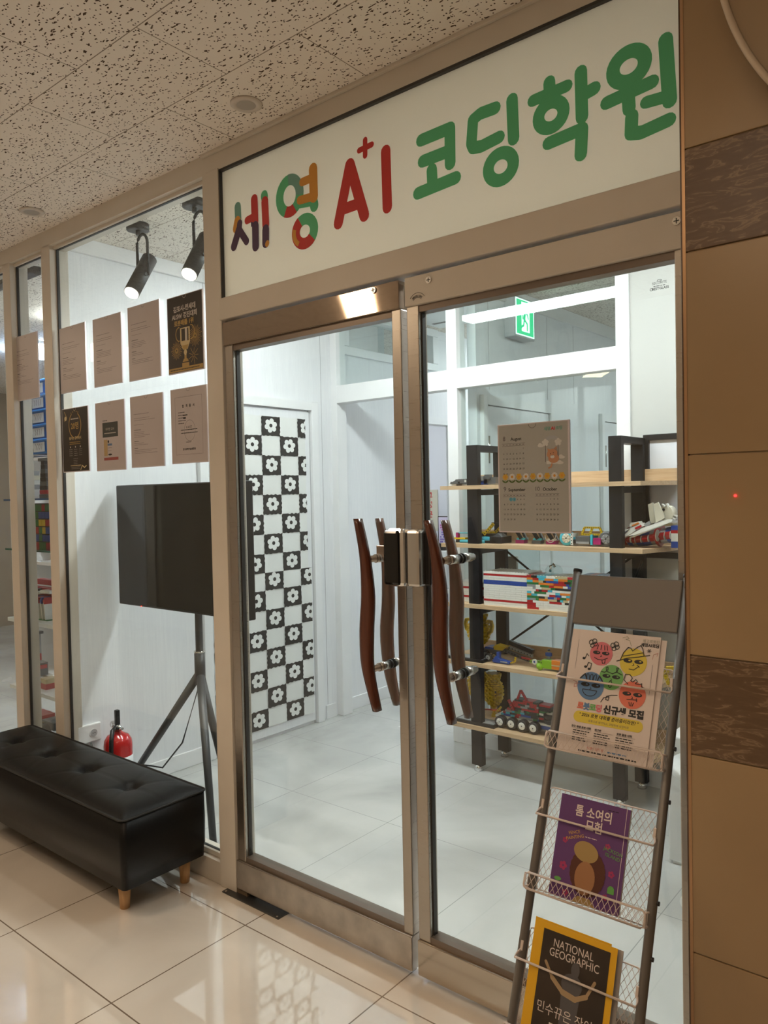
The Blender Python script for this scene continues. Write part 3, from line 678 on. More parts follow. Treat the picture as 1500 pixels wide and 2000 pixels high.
# ================================================================== CORRIDOR OBJECTS
# ---- tufted black bench
bn = thing('bench', 'long black tufted leather bench with pale wooden legs against the shop window', 'bench', (-3.01, -0.19, 0))
BX0, BX1, BY0, BY1 = -3.70, -2.335, -0.365, -0.012
b = B()
def rrect(x0, x1, y0, y1, z, r, n=6):
    out = []
    for cx, cy, a0 in ((x1-r, y1-r, 0), (x0+r, y1-r, 90), (x0+r, y0+r, 180), (x1-r, y0+r, 270)):
        for k in range(n+1):
            a = math.radians(a0+90*k/n); out.append(b.bm.verts.new((cx+r*math.cos(a), cy+r*math.sin(a), z)))
    return out
b.loft([rrect(BX0+.006, BX1-.006, BY0+.006, BY1-.006, 0.105, 0.018), rrect(BX0+.004, BX1-.004, BY0+.004, BY1-.004, 0.150, 0.02), rrect(BX0+.001, BX1-.001, BY0+.001, BY1-.001, 0.154, 0.02), rrect(BX0-.001, BX1+.001, BY0-.001, BY1+.001, 0.25, 0.022), rrect(BX0, BX1, BY0, BY1, 0.352, 0.022)], M_leather); b.done('body', bn)
b = B()
buts = [(-2.56-0.30*k, -0.19) for k in range(4)]
nx, ny = 110, 34; V = {}
for i in range(nx+1):
    for j in range(ny+1):
        u, v = i/nx, j/ny
        x = BX0+0.004+(BX1-BX0-0.008)*u; y = BY0+0.004+(BY1-BY0-0.008)*v
        ed = min(u*(BX1-BX0), (1-u)*(BX1-BX0), v*(BY1-BY0), (1-v)*(BY1-BY0))
        z = 0.350+0.024*(1-math.exp(-ed/0.035))
        for bx_, by_ in buts:
            dx, dy = x-bx_, y-by_; r = math.hypot(dx, dy)
            z -= 0.022*math.exp(-(r/0.030)**2)+0.006*math.exp(-(r/0.08)**2)
            dd = min(abs(dx-dy*0.62), abs(dx+dy*0.62)); z -= 0.0055*math.exp(-(dd/0.006)**2)*math.exp(-r/0.10)
        z -= 0.003*math.exp(-(abs(y+0.19)/0.006)**2)*(0.4+0.6*math.exp(-min(abs(x-q[0]) for q in buts)/0.08))
        V[i, j] = b.bm.verts.new((x, y, z))
mi_ = b.mi(M_leather)
for i in range(nx):
    for j in range(ny):
        f = b.bm.faces.new((V[i, j], V[i+1, j], V[i+1, j+1], V[i, j+1])); f.material_index = mi_; f.smooth = True
b.done('seat', bn)
b = B(); pts = []
for cx, cy, a0 in ((BX1-.022, BY1-.022, 0), (BX0+.022, BY1-.022, 90), (BX0+.022, BY0+.022, 180), (BX1-.022, BY0+.022, 270)):
    for k in range(7):
        a = math.radians(a0+15*k); pts.append((cx+0.024*math.cos(a), cy+0.024*math.sin(a), 0.351))
b.tube(pts, 0.0038, M_seam, closed=True); b.done('piping', bn)
for x, y in ((-2.43, -0.305), (-2.41, -0.065), (-3.6, -0.305), (-3.6, -0.065)):
    b = B(); b.cyl((x, y, 0), (x, y, 0.106), 0.017, M_legwood, r1=0.024, seg=24); b.done('leg', bn)
for x, y in buts:
    b = B(); b.lathe((x, y, 0.335), [(0.010, 0), (0.010, 0.006), (0.006, 0.010), (0.001, 0.011)], M_seam, seg=16); b.done('button', bn)
# ---- papers in clear holders on the glass
PAP = noisy('printed_paper', (0.47, 0.42, 0.42), (0.51, 0.46, 0.46), 5, 0.35)
PBK = mat('poster_black', (0.030, 0.022, 0.016), 0.4); GOLD = mat('poster_gold', (0.42, 0.27, 0.08), 0.45); GOLD2 = mat('poster_gold_light', (0.60, 0.48, 0.26), 0.45)
TXT = mat('print_grey', (0.13, 0.11, 0.12), 0.6); TXTW = mat('print_pale', (0.55, 0.50, 0.46), 0.6); ACR = mat('holder_acrylic', (0.66, 0.62, 0.66), 0.15)
YG = 0.026
def poster(x0, x1, z0, z1, lab, f, base, y=YG, grp=None):
    o = thing('poster', lab, 'poster', ((x0+x1)/2, y, z0), grp)
    global b
    w_, h_ = x1-x0, z1-z0
    b = B(); b.box(x0, x1, y-0.0032, y+0.0028, z0, z1, ACR, bevel=0.001); b.done('holder', o)
    b = B(); a = Art(b, ((x0+x1)/2, y-0.0034, (z0+z1)/2), (1, 0, 0), (0, 0, 1), (0, -1, 0), 0.0002)
    a.rect(-w_/2+0.004, -h_/2+0.004, w_/2-0.005, h_/2-0.003, base, 1)
    a.oval(-0.0, h_/2-0.003, 0.011, 0.011, 0.0012, TXT if base is not PBK else TXTW, 2, 180, 360)
    f(a, w_, h_); b.done('print', o); return o
def doc(seed):
    def f(a, w_, h_):
        random.seed(seed); L = -w_/2+0.026
        a.lines(L, h_/2-0.075, L+0.11, 1, 0.01, TXT, 0.0018, 2, 0.1); a.lines(L, h_/2-0.092, L+0.16, 2, 0.008, TXT, 0.0014, 2, 0.35)
        a.lines(L, h_/2-0.118, L+0.075, 1, 0.01, TXT, 0.0012, 2, 0.1)
        a.lines(L, h_/2-0.140, L+0.05, 1, 0.01, INK, 0.0022, 2, 0.1); a.lines(L, h_/2-0.149, L+0.12, 4, 0.0065, TXT, 0.0014, 2, 0.5)
        a.lines(L, h_/2-0.186, L+0.035, 1, 0.01, INK, 0.0022, 2, 0.1); a.lines(L, h_/2-0.194, L+0.10, 2, 0.0065, TXT, 0.0014, 2, 0.4)
        a.lines(L, h_/2-0.214, L+0.025, 1, 0.01, INK, 0.0022, 2, 0.1); a.lines(L, h_/2-0.222, L+0.16, 3, 0.0065, TXT, 0.0014, 2, 0.3)
    return f
def trophy_poster(a, w_, h_):
    a.text('김포시-연세대', 0.0, 0.088, 0.024, TXTW, 3, bold=0.03); a.text('AI.SW 경진대회', 0.0, 0.060, 0.024, TXTW, 3, bold=0.03); a.text('로봇배틀 1위', -0.005, 0.034, 0.023, GOLD, 3, bold=0.04)
    a.poly([(-0.03, 0.022), (0.03, 0.022), (0.030, -0.035), (0.014, -0.062), (-0.014, -0.062), (-0.030, -0.035)], GOLD2, 2)
    a.rect(-0.022, -0.028, 0.0, 0.018, PBK, 3); a.rect(0.002, -0.03, 0.012, 0.02, TXTW, 3); a.rect(0.014, -0.03, 0.022, 0.018, PBK, 3)
    a.poly([(-0.02, -0.045), (0.02, -0.045), (0.012, -0.062), (-0.012, -0.062)], GOLD, 3)
    a.oval(-0.038, 0.0, 0.020, 0.026, 0.004, GOLD, 2, 80, 280); a.oval(0.038, 0.0, 0.020, 0.026, 0.004, GOLD, 2, -100, 100)
    a.rect(-0.006, -0.10, 0.006, -0.062, GOLD2, 2); a.disc(0, -0.072, 0.010, GOLD2, 3); a.disc(0, -0.09, 0.007, GOLD, 3)
    a.poly([(-0.020, -0.108), (0.020, -0.108), (0.010, -0.096), (-0.010, -0.096)], GOLD, 2); a.rect(-0.022, -0.128, 0.022, -0.112, GOLD, 2)
    for cx, cy, n, r0, r1 in ((-0.055, -0.06, 26, 0.016, 0.036), (0.062, -0.018, 28, 0.015, 0.042), (0.05, -0.09, 9, 0.004, 0.034)):
        for k in range(n):
            t = 2*math.pi*k/n; rr = r1*(0.85+0.15*(k % 2)); a.stroke([(cx+r0*math.cos(t), cy+r0*math.sin(t)), (cx+rr*math.cos(t), cy+rr*math.sin(t))], 0.0018, GOLD, 2, cap=False)
    for cx, cy in ((-0.055, -0.06), (0.062, -0.018)):
        for k in range(16): t = 2*math.pi*k/16+0.1; a.stroke([(cx+0.004*math.cos(t), cy+0.004*math.sin(t)), (cx+0.014*math.cos(t), cy+0.014*math.sin(t))], 0.0022, GOLD, 2, cap=False)
    a.rect(-w_/2+0.004, -h_/2+0.006, w_/2-0.006, -h_/2+0.022, GOLD, 3); a.lines(-w_/2+0.015, -h_/2+0.012, w_/2-0.02, 1, 0.01, PBK, 0.004, 4, 0.05)
def twenty(a, w_, h_):
    a.text('20명', 0.0, 0.050, 0.036, GOLD, 3, bold=0.02)
    a.lines(-0.034, 0.092, 0.034, 1, 0.01, TXTW, 0.005, 3, 0.0)
    a.oval(0, 0.066, 0.052, 0.058, 0.005, GOLD, 2, 120, 262); a.oval(0, 0.066, 0.052, 0.058, 0.005, GOLD, 2, -82, 60)
    for k in range(5): a.disc(-0.03+0.015*k, 0.122+0.004*(2-abs(k-2)), 0.003, GOLD, 2, seg=8)
    a.text('즐기는 공부에서', 0, 0.002, 0.0155, GOLD2, 3, bold=0.02)
    a.lines(-0.05, -0.012, 0.05, 2, 0.008, GOLD, 0.003, 3, 0.1)
    for c0 in (-0.055, -0.012, 0.030): a.disc(c0+0.012, -0.032, 0.004, TXTW, 2, seg=10); a.lines(c0, -0.044, c0+0.03, 4, 0.009, TXTW, 0.0012, 3, 0.2)
    a.lines(-0.02, -0.085, 0.02, 4, 0.008, TXTW, 0.0012, 3, 0.2); a.lines(-0.046, -0.108-0.01, 0.046, 1, 0.01, GOLD2, 0.004, 3, 0.05); a.lines(-0.04, -0.124, 0.04, 2, 0.007, TXTW, 0.001, 3, 0.1)
    a.stroke([(0.04, -0.136), (0.055, -0.118), (0.072, -0.128), (0.088, -0.120)], 0.005, GOLD2, 3); a.stroke([(-0.088, 0.13), (-0.07, 0.105), (-0.09, 0.09)], 0.004, GOLD, 3); a.disc(-0.08, 0.10, 0.010, GOLD2, 3)
def screen_doc(a, w_, h_):
    a.lines(-0.055, 0.065, -0.018, 1, 0.01, INK, 0.003, 3, 0.1); a.rect(-0.058, -0.005, 0.062, 0.058, mat('dark_photo', (0.05, 0.055, 0.05), 0.5), 2)
    a.text('우리반 교사', 0, 0.024, 0.014, TXTW, 3); a.lines(-0.045, 0.010, 0.05, 1, 0.01, TXTW, 0.0035, 3, 0.05)
    a.rect(-0.050, -0.085, -0.022, -0.015, mat('print_tan', (0.44, 0.31, 0.15), 0.5), 2); a.disc(-0.014, -0.024, 0.006, INK, 3); a.rect(-0.020, -0.042, 0.014, -0.033, mat('print_blue', (0.12, 0.20, 0.36), 0.5), 3)
    a.lines(-0.018, -0.052, 0.014, 2, 0.012, TXT, 0.0015, 3, 0.3); a.disc(-0.003, -0.080, 0.015, INK, 3, ry=0.004); a.rect(-0.052, -0.104, 0.060, -0.092, mat('print_maroon', (0.30, 0.07, 0.06), 0.5), 2)
def certificate(a, w_, h_):
    X, Y = w_/2-0.030, h_/2-0.034
    a.stroke([(-X, -Y), (X, -Y), (X, Y), (-X, Y)], 0.0009, TXT, 2, closed=True, cap=False)
    for k, ch in enumerate('합격증서'): a.text(ch, -0.033+0.022*k, 0.070, 0.013, INK, 3, bold=0.02)
    a.lines(-0.065, 0.050, -0.015, 5, 0.0105, TXT, 0.003, 3, 0.3); a.rect(-0.035, 0.038, -0.006, 0.042, INK, 4); a.rect(-0.033, 0.026, -0.017, 0.032, INK, 4)
    a.oval(0.005, -0.02, 0.034, 0.040, 0.0010, TXT, 2); a.text('KAIST', 0.002, -0.012, 0.014, TXT, 2)
    a.lines(-0.05, -0.018, 0.055, 2, 0.012, INK, 0.0028, 3, 0.05); a.lines(-0.018, -0.065, 0.014, 1, 0.01, INK, 0.0022, 3, 0.0)
    for k, ch in enumerate('한국과학기술융합원'): a.text(ch, -0.036+0.009*k, -0.094, 0.009, INK, 3, bold=0.03)
def pr(q):  # rectangle on the glass from two opposite corners seen in the photograph
    (xa, ya), (xb, yb) = q; p = at(xa, ya, 'y', YG-0.004); r = at(xb, yb, 'y', YG-0.004); return p.x, r.x, r.z, p.z
W0 = [(((27, 660), (76, 776)), 'grey printed sheet alone in the narrow left window', doc(11), PAP),
      (((115, 643), (169, 760)), 'grey printed sheet, leftmost of the upper row in the wide window', doc(12), PAP),
      (((180, 625), (239, 747)), 'grey printed sheet, second in the upper row of the wide window', doc(13), PAP),
      (((248, 602), (314, 734)), 'grey printed sheet beside the black trophy poster', doc(14), PAP),
      (((325, 584), (399, 720)), 'black poster with a gold trophy and fireworks', trophy_poster, PBK),
      (((120, 800), (175, 920)), 'black poster with the gold number 20 in a laurel wreath', twenty, PBK),
      (((185, 788), (246, 917)), 'grey sheet with a dark photo block and a maroon bar', screen_doc, PAP),
      (((253, 776), (321, 910)), 'grey printed sheet, third in the lower row above the television', doc(18), PAP),
      (((332, 762), (407, 902)), 'framed certificate sheet at the right end of the lower row', certificate, PAP)]
for q, lab, f, base in W0:
    x0, x1, z0, z1 = pr(q); poster(x0, x1, z0, z1, lab, f, base)
random.seed(21)
# ---- calendar sheet on the right door glass
CP = mat('calendar_paper', (0.38, 0.385, 0.37), 0.4); CW = mat('calendar_white', (0.58, 0.58, 0.56), 0.5); CBL = mat('calendar_blue', (0.12, 0.36, 0.50), 0.5); LEAF = mat('calendar_leaf', (0.10, 0.16, 0.05), 0.5); YEL = mat('calendar_yellow', (0.62, 0.38, 0.05), 0.5)
CAT = mat('calendar_orange', (0.50, 0.25, 0.14), 0.5)
def calendar(a, w_, h_):
    a.text('세영', 0.043, 0.121, 0.0105, TE, 3, bold=0.03); a.text('AI', 0.059, 0.121, 0.0115, Rd, 3, bold=0.03); a.text('코딩', 0.076, 0.121, 0.0105, TE, 3, bold=0.03)
    def month(u, v, num, nm, first, days, blue=()):
        a.text(num, u+0.006, v, 0.017 if len(num) < 2 else 0.015, TXT, 3); a.text(nm, u+0.042, v, 0.0115, INK, 3, bold=0.01)
        a.rect(u, v-0.008, u+0.068, v-0.0074, TXT, 3); a.rect(u, v-0.0145, u+0.068, v-0.0139, TXT, 3)
        for k in range(7): a.rect(u+0.002+k*0.0098, v-0.0117, u+0.007+k*0.0098, v-0.0105, TXT, 3)
        for d in range(1, days+1):
            c = (d-1+first) % 7; r = (d-1+first)//7
            if d in blue: a.disc(u+0.0045+c*0.0098, v-0.0215-r*0.0132, 0.0052, CBL, 3)
            a.text(str(d), u+0.0045+c*0.0098, v-0.0238-r*0.0132, 0.0058, INK, 4)
    month(-0.090, 0.100, '8', 'August', 6, 31); month(-0.090, -0.034, '9', 'September', 2, 30, (1, 2)); month(0.006, -0.034, '10', 'October', 4, 31)
    for k in range(9):
        u = -0.082+k*0.0205; v = 0.004; m = YEL if k % 2 == 0 else CW
        for j in range(6 if k % 2 == 0 else 9): t = 2*math.pi*j/(6 if k % 2 == 0 else 9); a.disc(u+0.0055*math.cos(t), v+0.0055*math.sin(t), 0.0034, m, 3, seg=10)
        a.disc(u, v, 0.0034, OR, 4, seg=12); a.stroke([(u, v-0.008), (u, v-0.016)], 0.001, LEAF, 3); a.disc(u-0.005, v-0.012, 0.0058, LEAF, 3, ry=0.0022, rot=-0.6); a.disc(u+0.005, v-0.012, 0.0058, LEAF, 3, ry=0.0022, rot=0.6)
    a.oval(0.055, 0.090, 0.018, 0.012, 0.009, mat('calendar_greyblue', (0.38, 0.40, 0.43), 0.5), 3, 20, 160)
    for u in (0.037, 0.073):
        for j in range(5): t = math.pi/2+2*math.pi*j/5; a.disc(u+0.006*math.cos(t), 0.089+0.006*math.sin(t), 0.0042, CW, 4, seg=10)
        a.disc(u, 0.089, 0.006, CW, 5); a.stroke([(u, 0.082), (u, 0.040)], 0.0013, TXT, 4)
    a.disc(0.056, 0.060, 0.015, CAT, 6, ry=0.012, rot=0.3); a.poly([(0.044, 0.066), (0.043, 0.074), (0.051, 0.071)], CAT, 6); a.poly([(0.062, 0.073), (0.068, 0.079), (0.070, 0.070)], CAT, 6)
    a.disc(0.060, 0.048, 0.015, CAT, 5, ry=0.012); a.disc(0.057, 0.052, 0.006, CW, 7, ry=0.004); a.disc(0.052, 0.060, 0.0012, INK, 8, seg=8); a.disc(0.060, 0.062, 0.0012, INK, 8, seg=8); a.stroke([(0.054, 0.056), (0.057, 0.0555), (0.060, 0.057)], 0.0006, INK, 8)
    a.rect(0.040, 0.034, 0.074, 0.042, CW, 4); a.stroke([(0.055, 0.034), (0.052, 0.026), (0.046, 0.024)], 0.004, CAT, 5)
    for u, v in ((0.078, 0.036), (0.024, 0.082), (0.082, 0.050)): a.disc(u, v, 0.009, CW, 3, ry=0.004); a.disc(u-0.002, v+0.003, 0.005, CW, 3, ry=0.004)
x0, x1, z0, z1 = pr(((974, 831), (1118, 1042)))
poster(x0, x1, z0, z1, 'three month calendar sheet with flowers and an orange cat on the right door glass', calendar, CP, y=0.018)
# ---- magazine rack leaning in front of the right door
RS = math.hypot(1, 0.38); TD = Vector((0, -0.38/RS, -1/RS)); TN = Vector((0, -1/RS, 0.38/RS)); RT = Vector((0, -0.068, 1.253))
def rk(x, s_, off=0.0): return Vector((x, 0, 0))+RT+TD*s_+TN*off
XL, XRk = -0.806, -0.540; XMID = (XL+XRk)/2
rack = thing('magazine_rack', 'grey ladder magazine rack with pale mesh baskets leaning by the right door', 'magazine rack', (XMID, -0.3, 0))
M_rack = mat('rack_grey', (0.155, 0.140, 0.125), 0.42, 0.3); M_bask = mat('basket_cream', (0.62, 0.53, 0.48), 0.45); SMAX = 1.253*RS
for x in (XL+0.004, XRk-0.004):
    b = B(); b.cyl(rk(x, 0.0), rk(x, SMAX-0.008), 0.0095, M_rack, seg=20); b.cyl(rk(x, -0.004), rk(x, 0.003), 0.0105, M_black, seg=20); b.cyl(rk(x, SMAX-0.025), rk(x, SMAX-0.002), 0.0125, M_black, seg=20)
    lg = b.done('post', rack)
    if x > XMID:
        for s_ in (0.365, 0.47, 0.66, 0.76, 0.93): b = B(); b.cyl(rk(x+0.006, s_-0.0), rk(x+0.013, s_), 0.0045, M_black, seg=10); b.done('cap', lg)
b = B(); X_ = Matrix(((1, 0, 0, 0), (0, TN.y, TD.y, 0), (0, TN.z, TD.z, 0), (0, 0, 0, 1)))
def pbox(x0, x1, o0, o1, s0, s1, m, bev=0.0):
    # box in rack coordinates (x, offset towards viewer, s down the slope)
    T = Matrix.Translation(RT) @ X_
    b.box(x0, x1, o0, o1, s0, s1, m, X=T, bevel=bev)
pbox(XL+0.012, XRk-0.012, -0.008, 0.008, 0.010, 0.128, M_rack, 0.003); b.done('header_panel', rack)
def rpath(pts, closed=False): return [rk(*p) for p in pts]
def mesh_panel(x0, x1, s0, s1, off, pitch=0.0125):
    """diamond wire mesh in the rack plane"""
    hx, hy = pitch*0.5, pitch*0.9
    th = 0.0006; k = x0-(s1-s0)
    for sgn in (1, -1):
        c = -60
        sl = hy/hx
        n = int(((x1-x0)+(s1-s0)/sl)/(2*hx))+2
        for i in range(n):
            # line x = xs + sgn*(s-s0)/sl
            xs = (x0-(s1-s0)/sl+2*hx*i) if sgn > 0 else (x0+2*hx*i)
            t0, t1 = 0.0, (s1-s0)
            if sgn > 0:
                t0 = max(0, (x0-xs)*sl); t1 = min(s1-s0, (x1-xs)*sl)
            else:
                t0 = max(0, (xs-x1)*sl); t1 = min(s1-s0, (xs-x0)*sl)
            if t1-t0 > 0.001:
                b.cyl(rk(xs+sgn*t0/sl, s0+t0, off), rk(xs+sgn*t1/sl, s0+t1, off), th, M_bask, seg=4, smooth=False)
def basket(s_top, s_lip, s_bot):
    o = B; global b
    bk = None
    xa, xb = XL+0.013, XRk-0.013
    b = B()
    pts = [(xa, s_bot, -0.006), (xa, s_top+0.008, -0.006), (xa+0.002, s_top+0.002, -0.006), (xa+0.008, s_top, -0.006), (xb-0.008, s_top, -0.006), (xb-0.002, s_top+0.002, -0.006), (xb, s_top+0.008, -0.006), (xb, s_bot, -0.006)]
    b.tube(rpath(pts), 0.0016, M_bask, seg=6, closed=True); mesh_panel(xa, xb, s_top, s_bot, -0.006)
    bk = b.done('mesh_back', rack)
    b = B(); xo0, xo1 = XL+0.0, XRk-0.006; of = 0.030
    pts = [(xo0, s_bot-0.006, of), (xo0, s_lip+0.006, of), (xo0+0.006, s_lip, of), (xo1-0.006, s_lip, of), (xo1, s_lip+0.006, of), (xo1, s_bot-0.006, of), (xo1-0.006, s_bot, of), (xo0+0.006, s_bot, of)]
    b.tube(rpath(pts), 0.0024, M_bask, seg=8, closed=True); mesh_panel(xo0, xo1, s_lip, s_bot, of)
    for x in (xo0, xo1):
        b.tube(rpath([(x, s_lip+0.003, of), (x, s_lip+0.004, -0.006)]), 0.002, M_bask, seg=6); b.tube(rpath([(x, s_bot-0.003, of), (x, s_bot-0.003, -0.006)]), 0.002, M_bask, seg=6)
        for q in range(5): b.tube(rpath([(x, s_lip+0.003, of-0.007*q), (x, s_bot, of-0.007*q-0.003)]), 0.0006, M_bask, seg=4)
    for q in range(int((xo1-xo0)/0.012)+1): b.tube(rpath([(xo0+0.012*q, s_bot, of), (min(xo0+0.012*q+0.006, xo1), s_bot, -0.006)]), 0.0006, M_bask, seg=4)
    b.done('basket', rack)
    b = B(); sb = s_top+0.060 if s_top > 0.3 else 0.256
    pts = [(xo0+0.008, sb-0.022, 0.0), (xo0+0.001, sb-0.006, 0.016), (xo0+0.001, sb, 0.0245), (xo1-0.001, sb, 0.0245), (xo1-0.001, sb-0.006, 0.016), (xo1-0.008, sb-0.022, 0.0)]
    b.tube(rpath(pts), 0.0024, M_bask, seg=8)
    for x in (xo0+0.006, xo1-0.006):
        pbox(x-0.003, x+0.003, -0.002, 0.010, sb-0.032, sb-0.012, M_bask, 0.001)
    b.done('retaining_bar', rack)
basket(0.205, 0.378, 0.414); basket(0.496, 0.676, 0.708); basket(0.784, 0.966, 0.998); basket(1.074, 1.256, 1.288)
# ---- printed matter in the rack
TRK = Matrix.Translation(RT) @ X_
def sheet(name, lab, cat_, x0, x1, s0, s1, off, thick, cover, f, grp=None, pages=True, tilt=0.0):
    o = thing(name, lab, cat_, tuple(rk((x0+x1)/2, s1, off)), grp)
    global b
    b = B(); pbox(x0+0.0015, x1-0.0015, off, off+thick, s0+0.001, s1-0.001, mat('page_white', (0.74, 0.70, 0.66), 0.6)); b.done('pages', o)
    b = B(); pbox(x0, x1, off+thick, off+thick+0.0005, s0, s1, cover)
    a = Art(b, rk((x0+x1)/2, (s0+s1)/2, off+thick+0.0006), (1, 0, 0), -TD, TN, 0.0002); f(a, x1-x0, s1-s0); b.done('cover', o)
    return o
FP = mat('flyer_paper', (0.68, 0.60, 0.57), 0.45)
CI = {'pink': (0.62, 0.16, 0.20), 'yellow': (0.66, 0.53, 0.06), 'green': (0.16, 0.42, 0.13), 'blue': (0.09, 0.20, 0.40), 'red': (0.68, 0.17, 0.11)}
CI = {k: mat('flyer_'+k, v, 0.5) for k, v in CI.items()}
def flyer(a, w_, h_):
    K = INK; L = 0.0016
    FC = dict(pink=(-0.027, 0.0854, 0.0265), yellow=(0.0478, 0.0754, 0.030), green=(0.003, 0.0364, 0.0275), blue=(-0.0414, 0.0114, 0.031), red=(0.0543, 0.0051, 0.0295))
    for n_, (m, (x, y, r)) in enumerate(FC.items()):
        a.disc(x, y, r, CI[m], 2+0.2*n_, seg=40)
        for dx in (-0.40, 0.40):
            ex, ey = x+dx*r, y+0.06*r; a.disc(ex, ey, 0.33*r, K, 5, ry=0.15*r); a.disc(ex+0.12*r, ey+0.03*r, 0.09*r, CI[m], 6, seg=10, ry=0.05*r)
        a.stroke([(x, y-0.10*r), (x+0.08*r, y-0.22*r), (x-0.04*r, y-0.26*r)], L*0.8, K, 5)
        if m == 'pink':
            a.stroke([(x-0.55*r, y-0.38*r), (x-0.2*r, y-0.52*r), (x+0.2*r, y-0.52*r), (x+0.6*r, y-0.32*r)], L, K, 5); a.stroke([(x+0.16*r, y-0.55*r), (x+0.22*r, y-0.80*r), (x+0.42*r, y-0.76*r), (x+0.42*r, y-0.46*r)], L, K, 5)
            for dx in (-0.32, -0.05, 0.22, 0.42): a.stroke([(x+dx*r, y+0.72*r), (x+dx*1.25*r, y+0.34*r)], L, K, 5)
        if m == 'yellow': a.stroke([(x-0.25*r, y-0.52*r), (x+0.1*r, y-0.55*r), (x+0.42*r, y-0.28*r)], L, K, 5); a.stroke([(x+0.3*r, y-0.18*r), (x+0.5*r, y-0.30*r)], L, K, 5)
        if m == 'green': a.oval(x+0.0*r, y-0.55*r, 0.13*r, 0.26*r, L, K, 5)
        if m == 'blue': a.stroke([(x-0.55*r, y-0.30*r), (x+0.52*r, y-0.30*r)], L, K, 5); a.oval(x-0.02*r, y-0.31*r, 0.53*r, 0.42*r, L, K, 5, 180, 360)
        if m == 'red': a.stroke([(x-0.35*r, y-0.36*r), (x+0.38*r, y-0.30*r)], L, K, 5); a.stroke([(x+0.34*r, y-0.20*r), (x+0.38*r, y-0.42*r)], L, K, 5)
    for u, v in ((-0.0490, 0.1065), (0.0020, 0.1050)):
        for dx, dy, q in ((-0.004, 0.002, 0.0052), (0.003, 0.005, 0.0055), (-0.001, -0.005, 0.0045), (0.006, -0.001, 0.0045)): a.oval(u+dx, v+dy, q, q, L, K, 6, seg=16)
    x, y = 0.0478, 0.0754
    a.stroke([(x-0.037, y-0.002), (x-0.015, y+0.007), (x+0.012, y+0.013), (x+0.034, y+0.019)], L*1.1, K, 6)
    a.stroke([(x-0.029, y+0.002), (x-0.024, y+0.018), (x-0.015, y+0.031), (x-0.009, y+0.030), (x-0.004, y+0.024), (x+0.006, y+0.034), (x+0.013, y+0.038), (x+0.018, y+0.030), (x+0.022, y+0.016)], L*1.1, K, 6); a.stroke([(x-0.026, y+0.010), (x+0.020, y+0.023)], L, K, 6)
    x, y = FC['green'][:2]; a.stroke([(x-0.024, y+0.010), (x-0.016, y+0.009), (x-0.009, y+0.016), (x-0.010, y+0.022), (x-0.014, y+0.020), (x-0.012, y+0.012), (x+0.002, y+0.008), (x+0.012, y+0.014), (x+0.014, y+0.022), (x+0.010, y+0.022), (x+0.011, y+0.013), (x+0.024, y+0.008)], L, K, 6)
    x, y = FC['blue'][:2]; a.stroke([(x-0.026, y+0.014), (x-0.016, y+0.025), (x-0.010, y+0.012)], L*1.6, K, 6); a.stroke([(x+0.014, y+0.012), (x+0.018, y+0.024), (x+0.027, y+0.012)], L*1.6, K, 6)
    for dx in (-0.008, 0.0, 0.008): a.oval(x+dx, y+0.018, 0.0032, 0.0085, L*0.9, K, 6, rot=-dx*25, seg=14)
    x, y = FC['red'][:2]; a.stroke([(x-0.012, y+0.022), (x-0.022, y+0.030), (x-0.020, y+0.042), (x-0.010, y+0.043), (x-0.004, y+0.036), (x-0.007, y+0.030), (x-0.002, y+0.028), (x+0.004, y+0.034), (x+0.008, y+0.030), (x+0.004, y+0.025), (x+0.012, y+0.024), (x+0.018, y+0.027), (x+0.018, y+0.020), (x+0.027, y+0.018)], L, K, 6)
    for dx in (-0.005, 0, 0.005): a.stroke([(x+dx, y-0.016), (x+dx*0.6, y-0.023)], L, K, 6)
    a.stroke([(0.022, 0.0), (0.008, -0.002), (-0.002, -0.006), (-0.003, -0.013), (0.003, -0.014), (0.004, -0.006), (-0.008, -0.010), (-0.013, -0.020)], L, K, 4)
    x, y = -0.0628, 0.0738; a.stroke([(x, y-0.002), (x+0.003, y+0.008), (x+0.008, y+0.003)], L, K, 4); a.disc(x-0.003, y-0.003, 0.0035, K, 4, ry=0.0028)
    x, y = -0.0552, 0.0561; a.stroke([(x-0.001, y-0.004), (x+0.001, y+0.006), (x+0.009, y+0.005), (x+0.008, y-0.006)], L, K, 4); a.disc(x-0.004, y-0.004, 0.0035, K, 4, ry=0.0028); a.disc(x+0.005, y-0.008, 0.0035, K, 4, ry=0.0028)
    for k in range(3): t = math.pi*k/3; a.stroke([(0.0793-0.0045*math.cos(t), 0.1036-0.0045*math.sin(t)), (0.0793+0.0045*math.cos(t), 0.1036+0.0045*math.sin(t))], 0.0011, K, 4)
    SG = mat('flyer_scribble', (0.30, 0.30, 0.22), 0.5); a.stroke([(0.018, 0.126), (0.028, 0.130), (0.032, 0.126), (0.025, 0.123), (0.034, 0.122), (0.039, 0.110)], 0.0011, SG, 3)
    SP_ = mat('flyer_scribble_pink', (0.45, 0.18, 0.16), 0.5); a.stroke([(-0.084, 0.018), (-0.075, 0.016), (-0.073, 0.006), (-0.080, 0.004), (-0.079, 0.012), (-0.068, 0.014)], 0.0011, SP_, 3)
    a.stroke([(0.088, 0.086), (0.090, 0.097), (0.099, 0.101), (0.097, 0.094)], 0.0008, SP_, 3)
    a.text('레고로봇반', 0.0815, 0.1215, 0.0082, SG, 3); a.text('세영AI코딩', 0.0800, 0.1125, 0.0088, INK, 3, bold=0.04)
    for k, (ch, m) in enumerate(zip('로봇코딩', ('red', 'blue', 'green', 'pink'))): a.text(ch, -0.0585+0.0143*k, -0.0405, 0.0165, CI[m], 3, bold=0.05)
    a.text('신규생 모집', 0.0400, -0.0405, 0.0185, K, 3, bold=0.05)
